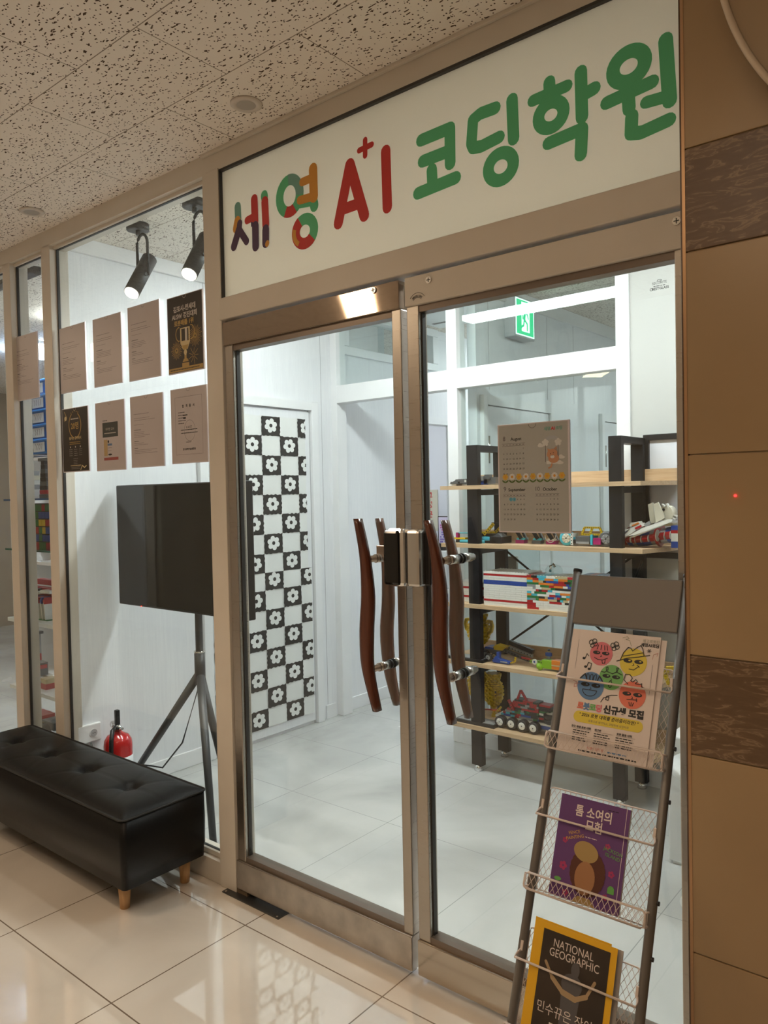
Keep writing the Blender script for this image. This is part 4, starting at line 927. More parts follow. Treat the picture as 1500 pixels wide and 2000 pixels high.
    y0, y1 = -0.0705, -0.0460; a.rect(-0.059, y0, 0.073, y1, CI['yellow'], 2); a.disc(-0.059, (y0+y1)/2, 0.01225, CI['yellow'], 2); a.disc(0.073, (y0+y1)/2, 0.01225, CI['yellow'], 2)
    a.text('" 2026 로봇 대회를 준비중이라면? "', 0.008, -0.0562, 0.0092, K, 3, bold=0.02, slant=0.15); a.text('로봇으로 생각하고, 코딩하며 성장하자', 0.010, -0.0665, 0.0058, TXT, 3)
    for k, hd_ in enumerate(('전국 학생 로봇 대회', '레고반', '로봇 활용 대회')):
        u = -0.068+0.049*k; a.text(hd_, u+(0.018 if k != 1 else 0.008), -0.083, 0.0056, K, 3, bold=0.03); a.rect(u, -0.0850, u+0.042, -0.0846, K, 3); a.lines(u, -0.090, u+0.040, 5, 0.0050, K, 0.0020, 3, 0.25)
    a.text('세영코딩학원', -0.012, -0.124, 0.007, CI['red'], 3); a.lines(0.016, -0.124, 0.06, 1, 0.01, CI['blue'], 0.003, 3, 0.1); a.lines(-0.05, -0.131, 0.08, 1, 0.01, K, 0.003, 3, 0.0)
    a.rect(-0.0840, 0.045, -0.0834, 0.112, TXT, 3); a.rect(0.0900, 0.010, 0.0906, 0.075, TXT, 3)
sheet('flyer', 'front recruitment flyer with five round coloured cartoon faces in the top basket', 'flyer', -0.786, -0.583, 0.141, 0.412, 0.010, 0.0012, FP, flyer)
sheet('flyer', 'blank edged flyer stack showing at the right behind the cartoon face flyer', 'flyer', -0.775, -0.571, 0.146, 0.411, 0.0035, 0.004, FP, lambda a, w_, h_: None)
BPU = mat('book_purple', (0.115, 0.042, 0.17), 0.45); BWH = mat('book_white', (0.72, 0.62, 0.60), 0.5)
def book(a, w_, h_):
    a.text('톰 소여의', 0.0, 0.066, 0.0245, BWH, 3, bold=0.02, sx=0.85); a.text('모험', 0.004, 0.041, 0.0245, BWH, 3, bold=0.02, sx=0.85)
    a.lines(-0.012, 0.026, 0.014, 1, 0.01, BWH, 0.0015, 3, 0.1); a.lines(0.030, 0.089, 0.054, 1, 0.01, mat('book_ink', (0.03, 0.01, 0.05), 0.5), 0.002, 3, 0.1)
    a.rect(w_/2-0.008, -h_/2, w_/2-0.007, h_/2, BWH, 2)
    a.text('FENCE', -0.036, 0.027, 0.009, YEL, 3, rot=0.35); a.text('PAINTING', -0.033, 0.018, 0.009, YEL, 3, rot=0.35)
    BG_ = mat('book_green', (0.12, 0.36, 0.08), 0.5); a.text('JACKSON', 0.050, 0.010, 0.0095, BG_, 3, rot=-0.15); a.text('ISLAND', 0.050, 0.000, 0.0095, BG_, 3, rot=-0.15)
    BR_ = mat('book_red', (0.36, 0.03, 0.12), 0.5)
    for u, v, r in ((-0.055, 0.01, 0.006), (-0.052, -0.04, 0.009), (0.038, 0.02, 0.006), (0.052, -0.03, 0.007), (0.045, -0.075, 0.006), (-0.04, -0.09, 0.007)):
        for k in range(5): t = 2*math.pi*k/5; a.disc(u+r*0.6*math.cos(t), v+r*0.6*math.sin(t), r*0.42, BR_, 2, seg=8)
    a.disc(0.055, -0.058, 0.007, BG_, 3); a.rect(0.048, -0.066, 0.062, -0.060, BG_, 3); a.disc(-0.06, -0.068, 0.008, BG_, 2, ry=0.004)
    # plain stand-in shapes: straw coloured dome, brown mass, tan oval
    HB = mat('book_brown', (0.085, 0.022, 0.010), 0.6); TN_ = mat('book_tan', (0.34, 0.16, 0.07), 0.5); ST = mat('book_straw', (0.36, 0.24, 0.09), 0.5)
    for k in range(22):
        t = 2*math.pi*k/22; a.disc(0.002+0.026*math.cos(t), -0.040+0.034*math.sin(t), 0.013, HB, 4, seg=14)
    a.disc(0.002, -0.040, 0.030, HB, 4, ry=0.036); a.disc(-0.002, -0.052, 0.022, TN_, 6, ry=0.032); a.disc(-0.006, -0.002, 0.027, ST, 5, ry=0.020, rot=-0.15)
    a.poly([(-0.024, -h_/2), (0.026, -h_/2), (0.014, -0.088), (-0.012, -0.088)], ST, 4)
sheet('book', 'purple novel with white Korean title standing in the second basket', 'book', -0.755, -0.602, 0.502, 0.704, 0.004, 0.011, BPU, book)
NY = mat('magazine_yellow', (0.72, 0.40, 0.012), 0.4); NB = noisy('magazine_dark', (0.020, 0.014, 0.010), (0.040, 0.026, 0.018), 12, 0.4)
def natgeo(a, w_, h_):
    a.rect(-w_/2+0.013, -h_/2+0.010, w_/2-0.013, h_/2-0.011, NB, 2)
    a.text('NATIONAL', -0.004, 0.078, 0.0215, TXTW2, 4, sx=0.80); a.text('GEOGRAPHIC', 0.0, 0.060, 0.0215, TXTW2, 4, sx=0.80)
    GR_ = mat('magazine_grey', (0.085, 0.08, 0.085), 0.6); TU = mat('magazine_tusk', (0.36, 0.25, 0.14), 0.5)
    a.disc(0.006, 0.050, 0.009, GR_, 5, ry=0.014); a.disc(0.002, 0.022, 0.022, GR_, 5, ry=0.020); a.poly([(-0.018, 0.01), (0.022, 0.01), (0.018, -0.070), (-0.014, -0.070)], GR_, 5)
    P_ = [(-0.058, 0.046), (-0.040, 0.022), (-0.015, 0.004), (0.012, 0.0), (0.034, 0.012), (0.048, 0.042)]
    for (p, q), w2 in zip(zip(P_, P_[1:]), (0.006, 0.009, 0.011, 0.009, 0.006)): a.stroke([p, q], w2, TU, 6)
    a.text('민수뀨은 잔이라', 0.004, -0.044, 0.023, TXTW2, 7, sx=0.9); a.lines(-0.034, -0.060, 0.030, 2, 0.008, TXTW2, 0.003, 7, 0.2)
TXTW2 = mat('magazine_white', (0.66, 0.58, 0.54), 0.5)
sheet('magazine', 'front yellow bordered dark magazine with a figure holding tusks in the third basket', 'magazine', -0.764, -0.594, 0.760, 0.992, 0.013, 0.005, NY, natgeo)
sheet('magazine', 'yellow bordered magazine half hidden behind, its left edge showing', 'magazine', -0.776, -0.610, 0.757, 0.990, 0.006, 0.005, NY, lambda a, w_, h_: (a.rect(-w_/2+0.009, -h_/2+0.01, -w_/2+0.013, h_/2-0.012, NB, 2)))
sheet('magazine', 'rearmost grey edged magazine of the third basket stack', 'magazine', -0.758, -0.588, 0.763, 0.990, -0.002, 0.006, mat('magazine_back', (0.45, 0.42, 0.40), 0.5), lambda a, w_, h_: None)
# ================================================================== INSIDE THE WINDOW
# ---- television on its tripod
tv = thing('television', 'large black flat television on a black tripod stand behind the window', 'television', (-2.84, 0.34, 0))
b = B(); b.box(-3.370, -2.418, 0.281, 0.325, 0.935, 1.512, M_black, bevel=0.004); b.box(-3.33, -2.44, 0.302, 0.338, 0.97, 1.44, M_black, bevel=0.01); scb = b.done('casing', tv)
b = B(); b.box(-3.364, -2.424, 0.2785, 0.2805, 0.944, 1.506, mat('screen_black', (0.006, 0.006, 0.006), 0.06)); b.done('screen', tv)
b = B(); b.cyl((-3.18, 0.277, 0.938), (-3.18, 0.282, 0.938), 0.0018, mat('standby_red', (0.3, 0, 0), 0.5, emit=(1, 0.05, 0.02), es=4), seg=8); b.done('standby_light', tv)
PX, PY = -2.845, 0.355; M_stand_ = mat('stand_grey', (0.05, 0.05, 0.052), 0.4)
b = B(); b.cyl((PX, PY, 0.60), (PX, PY, 1.25), 0.017, M_stand_, seg=20); b.cyl((PX, PY, 0.60), (PX, PY, 0.745), 0.024, M_stand_, seg=20); b.cyl((PX, PY, 0.743), (PX, PY, 0.752), 0.025, M_chromes, seg=20); b.box(PX-0.1, PX+0.1, 0.335, PY+0.01, 1.1, 1.32, M_stand_); b.done('pole', tv)
for px_, py_ in ((236, 1545), (417, 1655), (455, 1580)):
    f_ = at(px_, py_, 'z', 0.0); b = B(); f_.z = 0.0; f_.x = max(f_.x, -3.385)
    b.cyl((PX+(f_.x-PX)*0.02, PY+(f_.y-PY)*0.02, 0.64), (f_.x, f_.y, 0.012), 0.019, M_stand_, r1=0.015, seg=16); b.cyl((f_.x, f_.y, 0.0), (f_.x, f_.y, 0.016), 0.018, M_black); b.done('leg', tv)
# ---- fire extinguisher
fx = thing('fire_extinguisher', 'small red fire extinguisher with black hose by the window corner', 'fire extinguisher', (-3.29, 0.20, 0))
X0, Y0 = -3.285, 0.20; RD = mat('extinguisher_red', (0.50, 0.012, 0.012), 0.18, coat=0.6)
b = B(); b.lathe((X0, Y0, 0), [(0.062, 0.0), (0.066, 0.008), (0.066, 0.335), (0.062, 0.362), (0.048, 0.388), (0.024, 0.402), (0.018, 0.41)], RD, seg=36); b.done('cylinder', fx)
b = B(); b.lathe((X0, Y0, 0.14), [(0.0668, 0.0), (0.0668, 0.135)], mat('label_paper', (0.72, 0.74, 0.76), 0.4), seg=36); b.box(X0+0.055, X0+0.068, Y0-0.025, Y0+0.01, 0.200, 0.262, mat('label_blue', (0.10, 0.18, 0.34), 0.4)); b.done('label', fx)
b = B(); b.cyl((X0, Y0, 0.405), (X0, Y0, 0.445), 0.014, M_chromes); b.cyl((X0-0.035, Y0, 0.430), (X0+0.04, Y0, 0.430), 0.008, M_chromes); b.cyl((X0+0.03, Y0-0.005, 0.44), (X0+0.03, Y0-0.018, 0.44), 0.014, M_chrome); b.done('valve', fx)
b = B(); b.box(X0-0.012, X0+0.010, Y0-0.01, Y0+0.01, 0.445, 0.53, M_black, X=None, bevel=0.004); b.box(X0-0.045, X0+0.0, Y0-0.01, Y0+0.01, 0.448, 0.458, M_chromes, bevel=0.002); b.done('lever', fx)
b = B(); b.tube([(X0+0.0, Y0-0.012, 0.435), (X0+0.02, Y0-0.040, 0.425), (X0+0.040, Y0-0.058, 0.38), (X0+0.044, Y0-0.064, 0.30), (X0+0.044, Y0-0.064, 0.16)], 0.010, M_black, seg=10); b.done('hose', fx)
b = B(); b.tube([(X0-0.035+0.012*math.cos(t/10*6.28), Y0-0.01, 0.44+0.014*math.sin(t/10*6.28)) for t in range(10)], 0.0015, M_chrome, seg=6, closed=True); b.done('pin_ring', fx)
# ---- wall socket and cord
fx.scale = (1, 1, 0.84)
so = thing('wall_socket', 'white double wall socket low on the white wall', 'socket', (XW+0.01, 0.115, 0.29))
WP = mat('white_plastic', (0.82, 0.82, 0.82), 0.3)
b = B(); b.box(XW, XW+0.016, 0.065, 0.185, 0.285, 0.372, WP, bevel=0.005); b.done('plate', so)
b = B(); b.cyl((XW+0.0155, 0.145, 0.328), (XW+0.0175, 0.145, 0.328), 0.022, WP); b.cyl((XW+0.0170, 0.145, 0.328), (XW+0.0182, 0.145, 0.328), 0.018, mat('socket_grey', (0.45, 0.45, 0.45), 0.5)); b.cyl((XW+0.018, 0.140, 0.328), (XW+0.0186, 0.140, 0.328), 0.0025, M_black, seg=8); b.cyl((XW+0.018, 0.150, 0.328), (XW+0.0186, 0.150, 0.328), 0.0025, M_black, seg=8); b.done('outlet', so)
cb = B(); cb.tube([(XW+0.03, 0.12, 0.29), (-3.37, 0.14, 0.20), (-3.2, 0.32, 0.16), (-3.12, 0.33, 0.165), (-3.0, 0.36, 0.30), (PX-0.02, PY+0.02, 0.62)], 0.004, M_black); cb.done('power_cord', label='thin black cord from the socket to the tripod stand', cat='cord')
# ---- flower curtain in two lengths on the inner door
CLW = noisy('cloth_white', (0.78, 0.79, 0.77), (0.84, 0.85, 0.83), 9, 0.8); CLB = mat('cloth_black', (0.020, 0.020, 0.020), 0.8)
def curtain(z0, z1, zrow, par, y1, lab):
    XC = XW+0.016; CW_, CH = 0.1468, 0.1165
    global b
    b = B(); y0 = 0.872; n = 60
    rng = random.Random(int(z0*1000)+5); nr = 24; V = {}
    for i in range(n+1):
        for j in range(nr+1):
            y = y0+(y1-y0)*i/n; z = z0+(z1-z0)*j/nr; V[i, j] = b.bm.verts.new((XC+0.0012*math.sin(y*37+z*5)+0.0008*math.sin(z*21), y, z+(0.0015*math.sin(y*50) if j in (0, nr) else 0)))
    k_ = b.mi(CLW)
    for i in range(n):
        for j in range(nr): f = b.bm.faces.new((V[i, j], V[i+1, j], V[i+1, j+1], V[i, j+1])); f.material_index = k_; f.smooth = True
    a = Art(b, (XC+0.0024, 0, 0), (0, 1, 0), (0, 0, 1), (1, 0, 0), 0.0003)
    cols = [(-3+c, 1.108-CW_*2+c*CW_) for c in range(0, 8)]
    r = 0
    while zrow-r*CH > z0-CH:
        zt = zrow-r*CH; zb = zt-CH
        for ci in range(-2, 5):
            ya = 1.108+ci*CW_; yb = ya+CW_
            if (ci+r+par) % 2 == 0: continue
            def cl(p): return (min(max(p[0], y0), y1), min(max(p[1], z0+0.001), z1-0.001))
            ed = []
            for (p, q) in (((ya, zb), (yb, zb)), ((yb, zb), (yb, zt)), ((yb, zt), (ya, zt)), ((ya, zt), (ya, zb))):
                for k in range(9):
                    t = k/9; wv = 0.0028*math.sin(k*2.9+ci*1.7+r)+rng.uniform(-0.0016, 0.0016)
                    x_, z_ = p[0]+(q[0]-p[0])*t, p[1]+(q[1]-p[1])*t
                    if abs(p[0]-q[0]) < 1e-6: x_ += wv
                    else: z_ += wv
                    ed.append(cl((x_, z_)))
            if max(e[0] for e in ed)-min(e[0] for e in ed) < 0.01 or max(e[1] for e in ed)-min(e[1] for e in ed) < 0.01: continue
            a.poly(ed, CLB, 1)
            cy, cz = (ya+yb)/2, (zt+zb)/2+0.003
            al = rng.uniform(0, 1)
            for k in range(6):
                t = al+2*math.pi*k/6; pts = [cl((cy+0.033*math.cos(t)+0.0175*math.cos(u_/14*6.283), cz+0.028*math.sin(t)+0.0155*math.sin(u_/14*6.283))) for u_ in range(14)]
                if max(e[0] for e in pts)-min(e[0] for e in pts) > 0.004 and max(e[1] for e in pts)-min(e[1] for e in pts) > 0.004: a.poly(pts, CLW, 2+0.05*k)
            if cy < y1-0.005 and z0+0.02 < cz < z1-0.02: a.disc(cy, cz, 0.024, CLW, 2.6, ry=0.022); a.disc(cy, cz, 0.0125, CLB, 3.2, ry=0.0115)
        r += 1
    return b.done('door_curtain', origin=(XC, (y0+y1)/2, z0), label=lab, cat='curtain')
curtain(0.99, 1.918, 1.918, 0, 1.615, 'upper black and white flower checkered cloth on the inner door')
curtain(0.075, 0.992, 1.003-0.0, 0, 1.640, 'lower black and white flower checkered cloth on the inner door')
# ---- black framed shelf unit with oak boards
SY0, SY1 = 1.56, 1.845
LEVELS = [1.478, 1.178, 0.868, 0.566, 0.238]
shf = thing('shelf_unit', 'black metal frame shelf with five oak boards before the glass partition', 'shelf', (-1.76, 1.70, 0))
for xa, xb, nm in ((-2.170, -2.105, 'left'), (-1.408, -1.348, 'right')):
    b = B(); b.box(xa, xb, SY0-0.012, SY0+0.022, 0.03, 1.684, M_blackm, bevel=0.002); b.cyl(((xa+xb)/2, SY0+0.005, 0.0), ((xa+xb)/2, SY0+0.005, 0.03), 0.024, M_chrome, r1=0.018); b.done('leg', shf)
    b = B(); b.box(xa, xb, SY1-0.035, SY1-0.001, 0.03, 1.684, M_blackm, bevel=0.002); b.cyl(((xa+xb)/2, SY1-0.018, 0.0), ((xa+xb)/2, SY1-0.018, 0.03), 0.022, M_chrome, r1=0.016); b.done('leg', shf)
    b = B(); b.box(xa+0.0005, xb-0.0005, SY0+0.02, SY1-0.03, 1.652, 1.6835, M_blackm); b.done('top_bar', shf)
    for z in LEVELS:
        b = B(); b.box(xa+0.001, xb-0.001, SY0+0.02, SY1-0.03, z-0.052, z-0.022, M_blackm); b.done('side_bar', shf)
XE = [(-2.325, -1.195), (-2.325, -1.190), (-2.290, -1.190), (-2.340, -1.190), (-2.288, -1.190)]
for (xa, xb), z in zip(XE, LEVELS):
    b = B()
    # board with clipped front right corner, resting on the side bars, and its back lip
    b.prism([(xa, SY0-0.03, z-0.02), (xb-0.06, SY0-0.03, z-0.02), (xb, SY1-0.12, z-0.02), (xb, SY1, z-0.02), (xa, SY1, z-0.02)], (0, 0, 0.02), M_oak)
    bd = b.done('board', shf); b = B(); b.box(xa+0.06, xb, SY1-0.012, SY1+0.004, z, z+0.058, M_oak, bevel=0.001); b.done('back_lip', bd)
b = B(); b.cyl((-2.14, SY1-0.005, 1.14), (-1.38, SY1-0.005, 0.60), 0.006, M_blackm, seg=8); b.done('brace', shf)
b = B(); b.cyl((-2.14, SY1-0.010, 0.60), (-1.38, SY1-0.010, 1.14), 0.006, M_blackm, seg=8); b.done('brace', shf)
b = B(); b.cyl((-1.36, SY0+0.02, 0.90), (-1.36, SY1-0.03, 1.10), 0.006, M_blackm, seg=8); b.done('brace', shf)
# ---- whiteboard in black frame on the back wall
wb = thing('whiteboard', 'whiteboard in a thick black frame on the wall behind the shelf', 'whiteboard', (-0.95, YP, 1.11))
b = B(); b.box(-1.34, -0.56, YP-0.008, YP+0.006, 1.14, 1.675, mat('board_white', (0.80, 0.81, 0.86), 0.25)); b.done('surface', wb)
b = B()
for (xa, xb, za, zb) in ((-1.362, -1.334, 1.112, 1.70), (-0.566, -0.54, 1.112, 1.70), (-1.334, -0.566, 1.672, 1.70), (-1.334, -0.566, 1.112, 1.14)): b.box(xa, xb, YP-0.022, YP+0.002, za, zb, M_black, bevel=0.002)
b.done('frame', wb)
b = B(); q = at(1329, 845, 'y', YP-0.01); b.tube([(q.x+0.010*math.cos(k/12*6.283), YP-0.012, 1.709+0.010*math.sin(k/12*6.283)) for k in range(12)], 0.0016, M_black, seg=6, closed=True); b.done('ring', wb)
# ------------------------------------------------------------------ toy brick models
K = {n: mat('brick_'+n, c, 0.28) for n, c in dict(red=(0.42, 0.008, 0.015), blue=(0.012, 0.06, 0.33), yellow=(0.66, 0.44, 0.01), white=(0.80, 0.79, 0.74), black=(0.012, 0.012, 0.014), grey=(0.30, 0.31, 0.32),
     dgrey=(0.09, 0.095, 0.10), green=(0.01, 0.16, 0.035), orange=(0.70, 0.20, 0.02), cyan=(0.06, 0.45, 0.58), lime=(0.24, 0.48, 0.02), tan=(0.56, 0.46, 0.26), magenta=(0.38, 0.01, 0.14), cream=(0.66, 0.62, 0.50)).items()}
def bx(x0, x1, y0, y1, z0, z1, c, X=None): b.box(x0, x1, y0, y1, z0, z1, K[c], X=X)
def studs(x0, x1, y, z, c, n, r=0.0025):
    for k in range(n): b.cyl((x0+(x1-x0)*(k+0.5)/n, y, z), (x0+(x1-x0)*(k+0.5)/n, y, z+0.0018), r, K[c], seg=8)
def wheel(par, x, y, z, r, wd, rim, tyre='black', axis='y', spokes=6):
    global b
    b = B(); ax = Vector((0, 1, 0)) if axis == 'y' else Vector((1, 0, 0)); c = Vector((x, y, z))
    b.lathe(c-ax*wd/2, [(r*0.62, 0), (r*0.95, 0), (r, wd*0.15), (r, wd*0.85), (r*0.95, wd), (r*0.62, wd)], K[tyre], seg=24, axis=ax)
    wh = b.done('wheel', par); b = B()
    b.lathe(c-ax*(wd/2+0.001), [(r*0.60, 0), (r*0.62, 0.001), (r*0.50, 0.003), (r*0.5, wd+0.001), (r*0.62, wd+0.002)], K[rim], seg=24, axis=ax)
    u = Vector((1, 0, 0)) if axis == 'y' else Vector((0, 1, 0))
    for k in range(spokes):
        t = math.pi*2*k/spokes; d = u*math.cos(t)+Vector((0, 0, 1))*math.sin(t); b.cyl(c-ax*(wd/2+0.001)+d*r*0.1, c-ax*(wd/2+0.001)+d*r*0.6, r*0.075, K[rim], seg=6)
    b.cyl(c-ax*(wd/2+0.002), c+ax*(wd/2), r*0.16, K['black' if rim != 'black' else 'grey'], seg=10); b.done('rim', wh)
def beam(p0, p1, w_, c, holes=0):
    # liftarm: rounded beam with a row of dark holes on the front face
    p0 = xyz(p0); p1 = xyz(p1); d = (p1-p0); L = d.length; d.normalize(); s_ = Vector((0, 1, 0)); t = d.cross(s_).normalized()
    pts = [p0+t*w_/2, p1+t*w_/2, p1-t*w_/2, p0-t*w_/2]; b.prism([p-s_*w_/2 for p in pts], s_*w_, K[c])
    n = holes or max(2, int(L/(w_*1.05)))
    for k in range(n):
        q = p0+(p1-p0)*((k+0.5)/n)-s_*(w_/2+0.0003); b.cyl(q, q+s_*0.0004, w_*0.26, K['black'], seg=8)
def P(px_, py_, y): return at(px_, py_, 'y', y)
# top board: grey and black spaceship
z = LEVELS[0]; b = B()
bx(-2.32, -2.27, 1.60, 1.67, z, z+0.010, 'white'); bx(-2.30, -2.24, 1.59, 1.68, z+0.010, z+0.022, 'dgrey'); bx(-2.275, -2.16, 1.60, 1.69, z+0.012, z+0.034, 'dgrey')
b.prism([(-2.32, 1.61, z+0.012), (-2.25, 1.59, z+0.012), (-2.17, 1.59, z+0.012), (-2.17, 1.59, z+0.036), (-2.26, 1.59, z+0.034)], (0, 0.08, 0), K['dgrey'])
bx(-2.16, -2.08, 1.60, 1.70, z+0.004, z+0.030, 'blue'); bx(-2.15, -2.10, 1.595, 1.66, z+0.024, z+0.046, 'grey'); bx(-2.10, -2.03, 1.60, 1.68, z+0.006, z+0.040, 'dgrey'); bx(-2.09, -2.06, 1.59, 1.62, z+0.030, z+0.054, 'dgrey')
bx(-2.24, -2.04, 1.61, 1.67, z, z+0.008, 'white'); studs(-2.15, -2.10, 1.61, z+0.046, 'grey', 4); studs(-2.26, -2.17, 1.60, z+0.035, 'grey', 6)
for k in range(5): bx(-2.21+k*0.022, -2.20+k*0.022, 1.588, 1.60, z+0.018, z+0.030, ('white', 'black', 'grey', 'blue', 'black')[k])
b.done('toy_spaceship', label='dark grey brick built spaceship at the left end of the top board', cat='toy')
# second board: yellow and cyan racer
z = LEVELS[1]
r_ = thing('toy_racer', 'brick built racer with cyan shell and raised yellow arms', 'toy', (-2.14, 1.66, z))
b = B(); bx(-2.28, -2.02, 1.60, 1.70, z+0.002, z+0.014, 'black'); b.done('chassis', r_)
b = B()
for (xa, xb) in ((-2.25, -2.10),): b.tube([(xa, 1.60, z+0.008), (xb, 1.60, z+0.008)], 0.008, K['cyan'], seg=12)
b.loft([b.ring(Vector((-2.13+0.02*k, 1.63, z+0.018)), Vector((1, 0, 0)), (0.018, 0.020, 0.019, 0.014, 0.006)[k], 14) for k in range(5)], K['cyan']); b.done('shell', r_, label='cyan curved shell')
b = B(); bx(-2.31, -2.22, 1.60, 1.66, z+0.018, z+0.026, 'yellow'); bx(-2.13, -2.085, 1.62, 1.67, z+0.050, z+0.060, 'yellow'); bx(-2.14, -2.05, 1.62, 1.67, z+0.034, z+0.05, 'black')
beam(P(946, 1044, 1.62), P(964, 1023, 1.62), 0.013, 'yellow', 5); b.done('arm', r_, label='yellow beam'); b = B(); beam(P(964, 1044, 1.66), P(978, 1030, 1.66), 0.013, 'yellow', 4); b.done('arm', r_, label='yellow beam'); b = B(); beam(P(961, 1022, 1.64), P(978, 1023, 1.64), 0.010, 'black', 3); b.done('arm', r_, label='black beam')
b = B(); bx(-2.285, -2.272, 1.61, 1.63, z+0.002, z+0.052, 'magenta'); b.tube([(-2.28, 1.62, z+0.050), (-2.17, 1.62, z+0.050)], 0.003, K['cyan'], seg=6); b.done('front_frame', r_); b = B(); bx(-2.07, -2.00, 1.60, 1.70, z+0.001, z+0.035, 'black')
b.prism([(-2.06, 1.61, z+0.035), (-2.00, 1.61, z+0.030), (-2.03, 1.61, z+0.052)], (0, 0.06, 0), K['dgrey']); b.done('body', r_)
def smallbot(px0, lab, sd):
    rg = random.Random(sd); q = P(px0, 1058, 1.68); x = q.x; o = thing('toy_robot', lab, 'toy', (x, 1.68, z))
    global b
    b = B(); bx(x-0.022, x+0.026, 1.66, 1.70, z, z+0.018, 'magenta' if sd != 2 else 'dgrey'); bx(x-0.014, x+0.030, 1.66, 1.70, z+0.018, z+0.028, 'cyan' if sd != 3 else 'white'); b.done('base', o)
    b = B(); beam((x+0.012, 1.66, z+0.024), (x-0.022, 1.66, z+0.075), 0.014, 'black', 4); beam((x+0.030, 1.68, z+0.02), (x+0.004, 1.68, z+0.07), 0.012, 'dgrey', 4)
    bx(x-0.03, x-0.008, 1.65, 1.70, z+0.062, z+0.08, 'grey'); b.done('arm', o)
    if sd == 3:
        b = B(); b.tube([(x+0.002+0.028*math.cos(t), 1.66, z+0.045+0.036*math.sin(t)) for t in [math.pi*(1.0+k/12) for k in range(13)]], 0.002, K['white'], seg=6); b.done('hoop', o)
smallbot(1018, 'small magenta based brick robot under the left of the calendar', 1); smallbot(1050, 'dark brick robot in the middle under the calendar', 2); smallbot(1078, 'brick robot with a white hoop, next left of the cyan wheeled car', 3)
car = thing('toy_car', 'brick built car with one cyan tyre and yellow roll bars', 'toy', (-1.5423, 1.63, z))
b = B(); bx(-1.6120, -1.4580, 1.60, 1.66, z+0.012, z+0.030, 'black'); bx(-1.5937, -1.5240, 1.595, 1.66, z+0.018, z+0.046, 'dgrey'); bx(-1.5922, -1.5277, 1.594, 1.60, z+0.012, z+0.022, 'grey'); bx(-1.6193, -1.6098, 1.594, 1.66, z+0.004, z+0.060, 'white')
for k in range(4): b.cyl((-1.6146, 1.5935, z+0.012+k*0.014), (-1.6146, 1.5945, z+0.012+k*0.014), 0.003, K['black'], seg=8)
bx(-1.5203, -1.5101, 1.594, 1.66, z+0.008, z+0.056, 'cyan'); bx(-1.5071, -1.4705, 1.596, 1.66, z+0.010, z+0.040, 'magenta'); b.done('body', car)
b = B(); beam((-1.5680, 1.61, z+0.056), (-1.5555, 1.61, z+0.088), 0.009, 'yellow'); beam((-1.5555, 1.61, z+0.088), (-1.4800, 1.61, z+0.088), 0.009, 'yellow'); beam((-1.4800, 1.61, z+0.088), (-1.4653, 1.61, z+0.056), 0.009, 'yellow'); beam((-1.5277, 1.61, z+0.056), (-1.5167, 1.61, z+0.086), 0.009, 'yellow'); beam((-1.5717, 1.61, z+0.056), (-1.4617, 1.61, z+0.056), 0.008, 'yellow'); b.done('roll_bar', car, label='yellow roll bars')
wheel(car, -1.6450, 1.615, z+0.036, 0.036, 0.030, 'cream', 'cyan'); wheel(car, -1.4470, 1.615, z+0.036, 0.036, 0.030, 'grey', 'dgrey')
# right end of second board: white and red rocket ship over a blue and red engine
ro = thing('toy_rocket', 'large white and red brick spaceship over a blue and red engine barrel', 'toy', (-1.27, 1.68, z))
YR = 1.64
def pp(x, y, yy=YR): return at(1180+x/9.375, 980+y/9.375, 'y', yy)
b = B()
cols = ['blue', 'red', 'grey', 'blue', 'tan', 'blue', 'red', 'grey']
p0, p1 = pp(300, 745), pp(1270, 600)
segs = [(0.0, 0.10, 0.020, 'red'), (0.10, 0.19, 0.036, 'blue'), (0.19, 0.27, 0.030, 'grey'), (0.27, 0.40, 0.036, 'blue'), (0.40, 0.54, 0.037, 'blue'), (0.54, 0.66, 0.038, 'grey'), (0.66, 0.72, 0.060, 'red'), (0.72, 0.84, 0.038, 'grey'), (0.84, 0.95, 0.040, 'blue')]
for s0, s1, r, c in segs:
    a0 = p0.lerp(p1, s0); a1 = p0.lerp(p1, s1); a0.y = a1.y = YR+0.045; a0.z = max(a0.z, z+r*0.9+0.002); a1.z = max(a1.z, z+r*0.9+0.002); b.cyl(a0, a1, r*0.9, K[c], seg=8, smooth=False)
    m0 = a0.lerp(a1, 0.05)+Vector((0, -r*0.86, 0)); m1 = a0.lerp(a1, 0.85)+Vector((0, -r*0.86, 0)); b.cyl(m0, m1, r*0.42, K['red'], seg=4, smooth=False); b.cyl(m1, m1+Vector((0.003, 0, 0)), r*0.45, K['white'], seg=12)
e0 = pp(1240, 620); bx(e0.x-0.004, e0.x+0.030, YR, YR+0.09, z+0.030, z+0.066, 'white'); bx(e0.x-0.004, e0.x+0.030, YR, YR+0.09, z+0.066, z+0.080, 'red'); bx(e0.x-0.004, e0.x+0.030, YR, YR+0.09, z+0.080, z+0.100, 'blue'); bx(e0.x-0.004, e0.x+0.030, YR, YR+0.09, z+0.002, z+0.030, 'blue'); bx(e0.x-0.04, e0.x, YR+0.01, YR+0.08, z+0.098, z+0.11, 'tan')
b.done('engine', ro, label='blue red and grey barrel')
b = B()
b.prism([pp(180, 660, 1.60), pp(215, 690, 1.60), pp(440, 470, 1.60), pp(400, 500, 1.60)], (0, 0.03, 0), K['red'])
b.prism([pp(175, 655, 1.595), pp(195, 668, 1.595), pp(470, 490, 1.595), pp(380, 500, 1.595)], (0, 0.05, 0), K['white'])
b.prism([pp(300, 685, 1.60), pp(380, 650, 1.60), pp(720, 440, 1.60), pp(660, 390, 1.60), pp(480, 480, 1.60)], (0, 0.05, 0), K['white'])
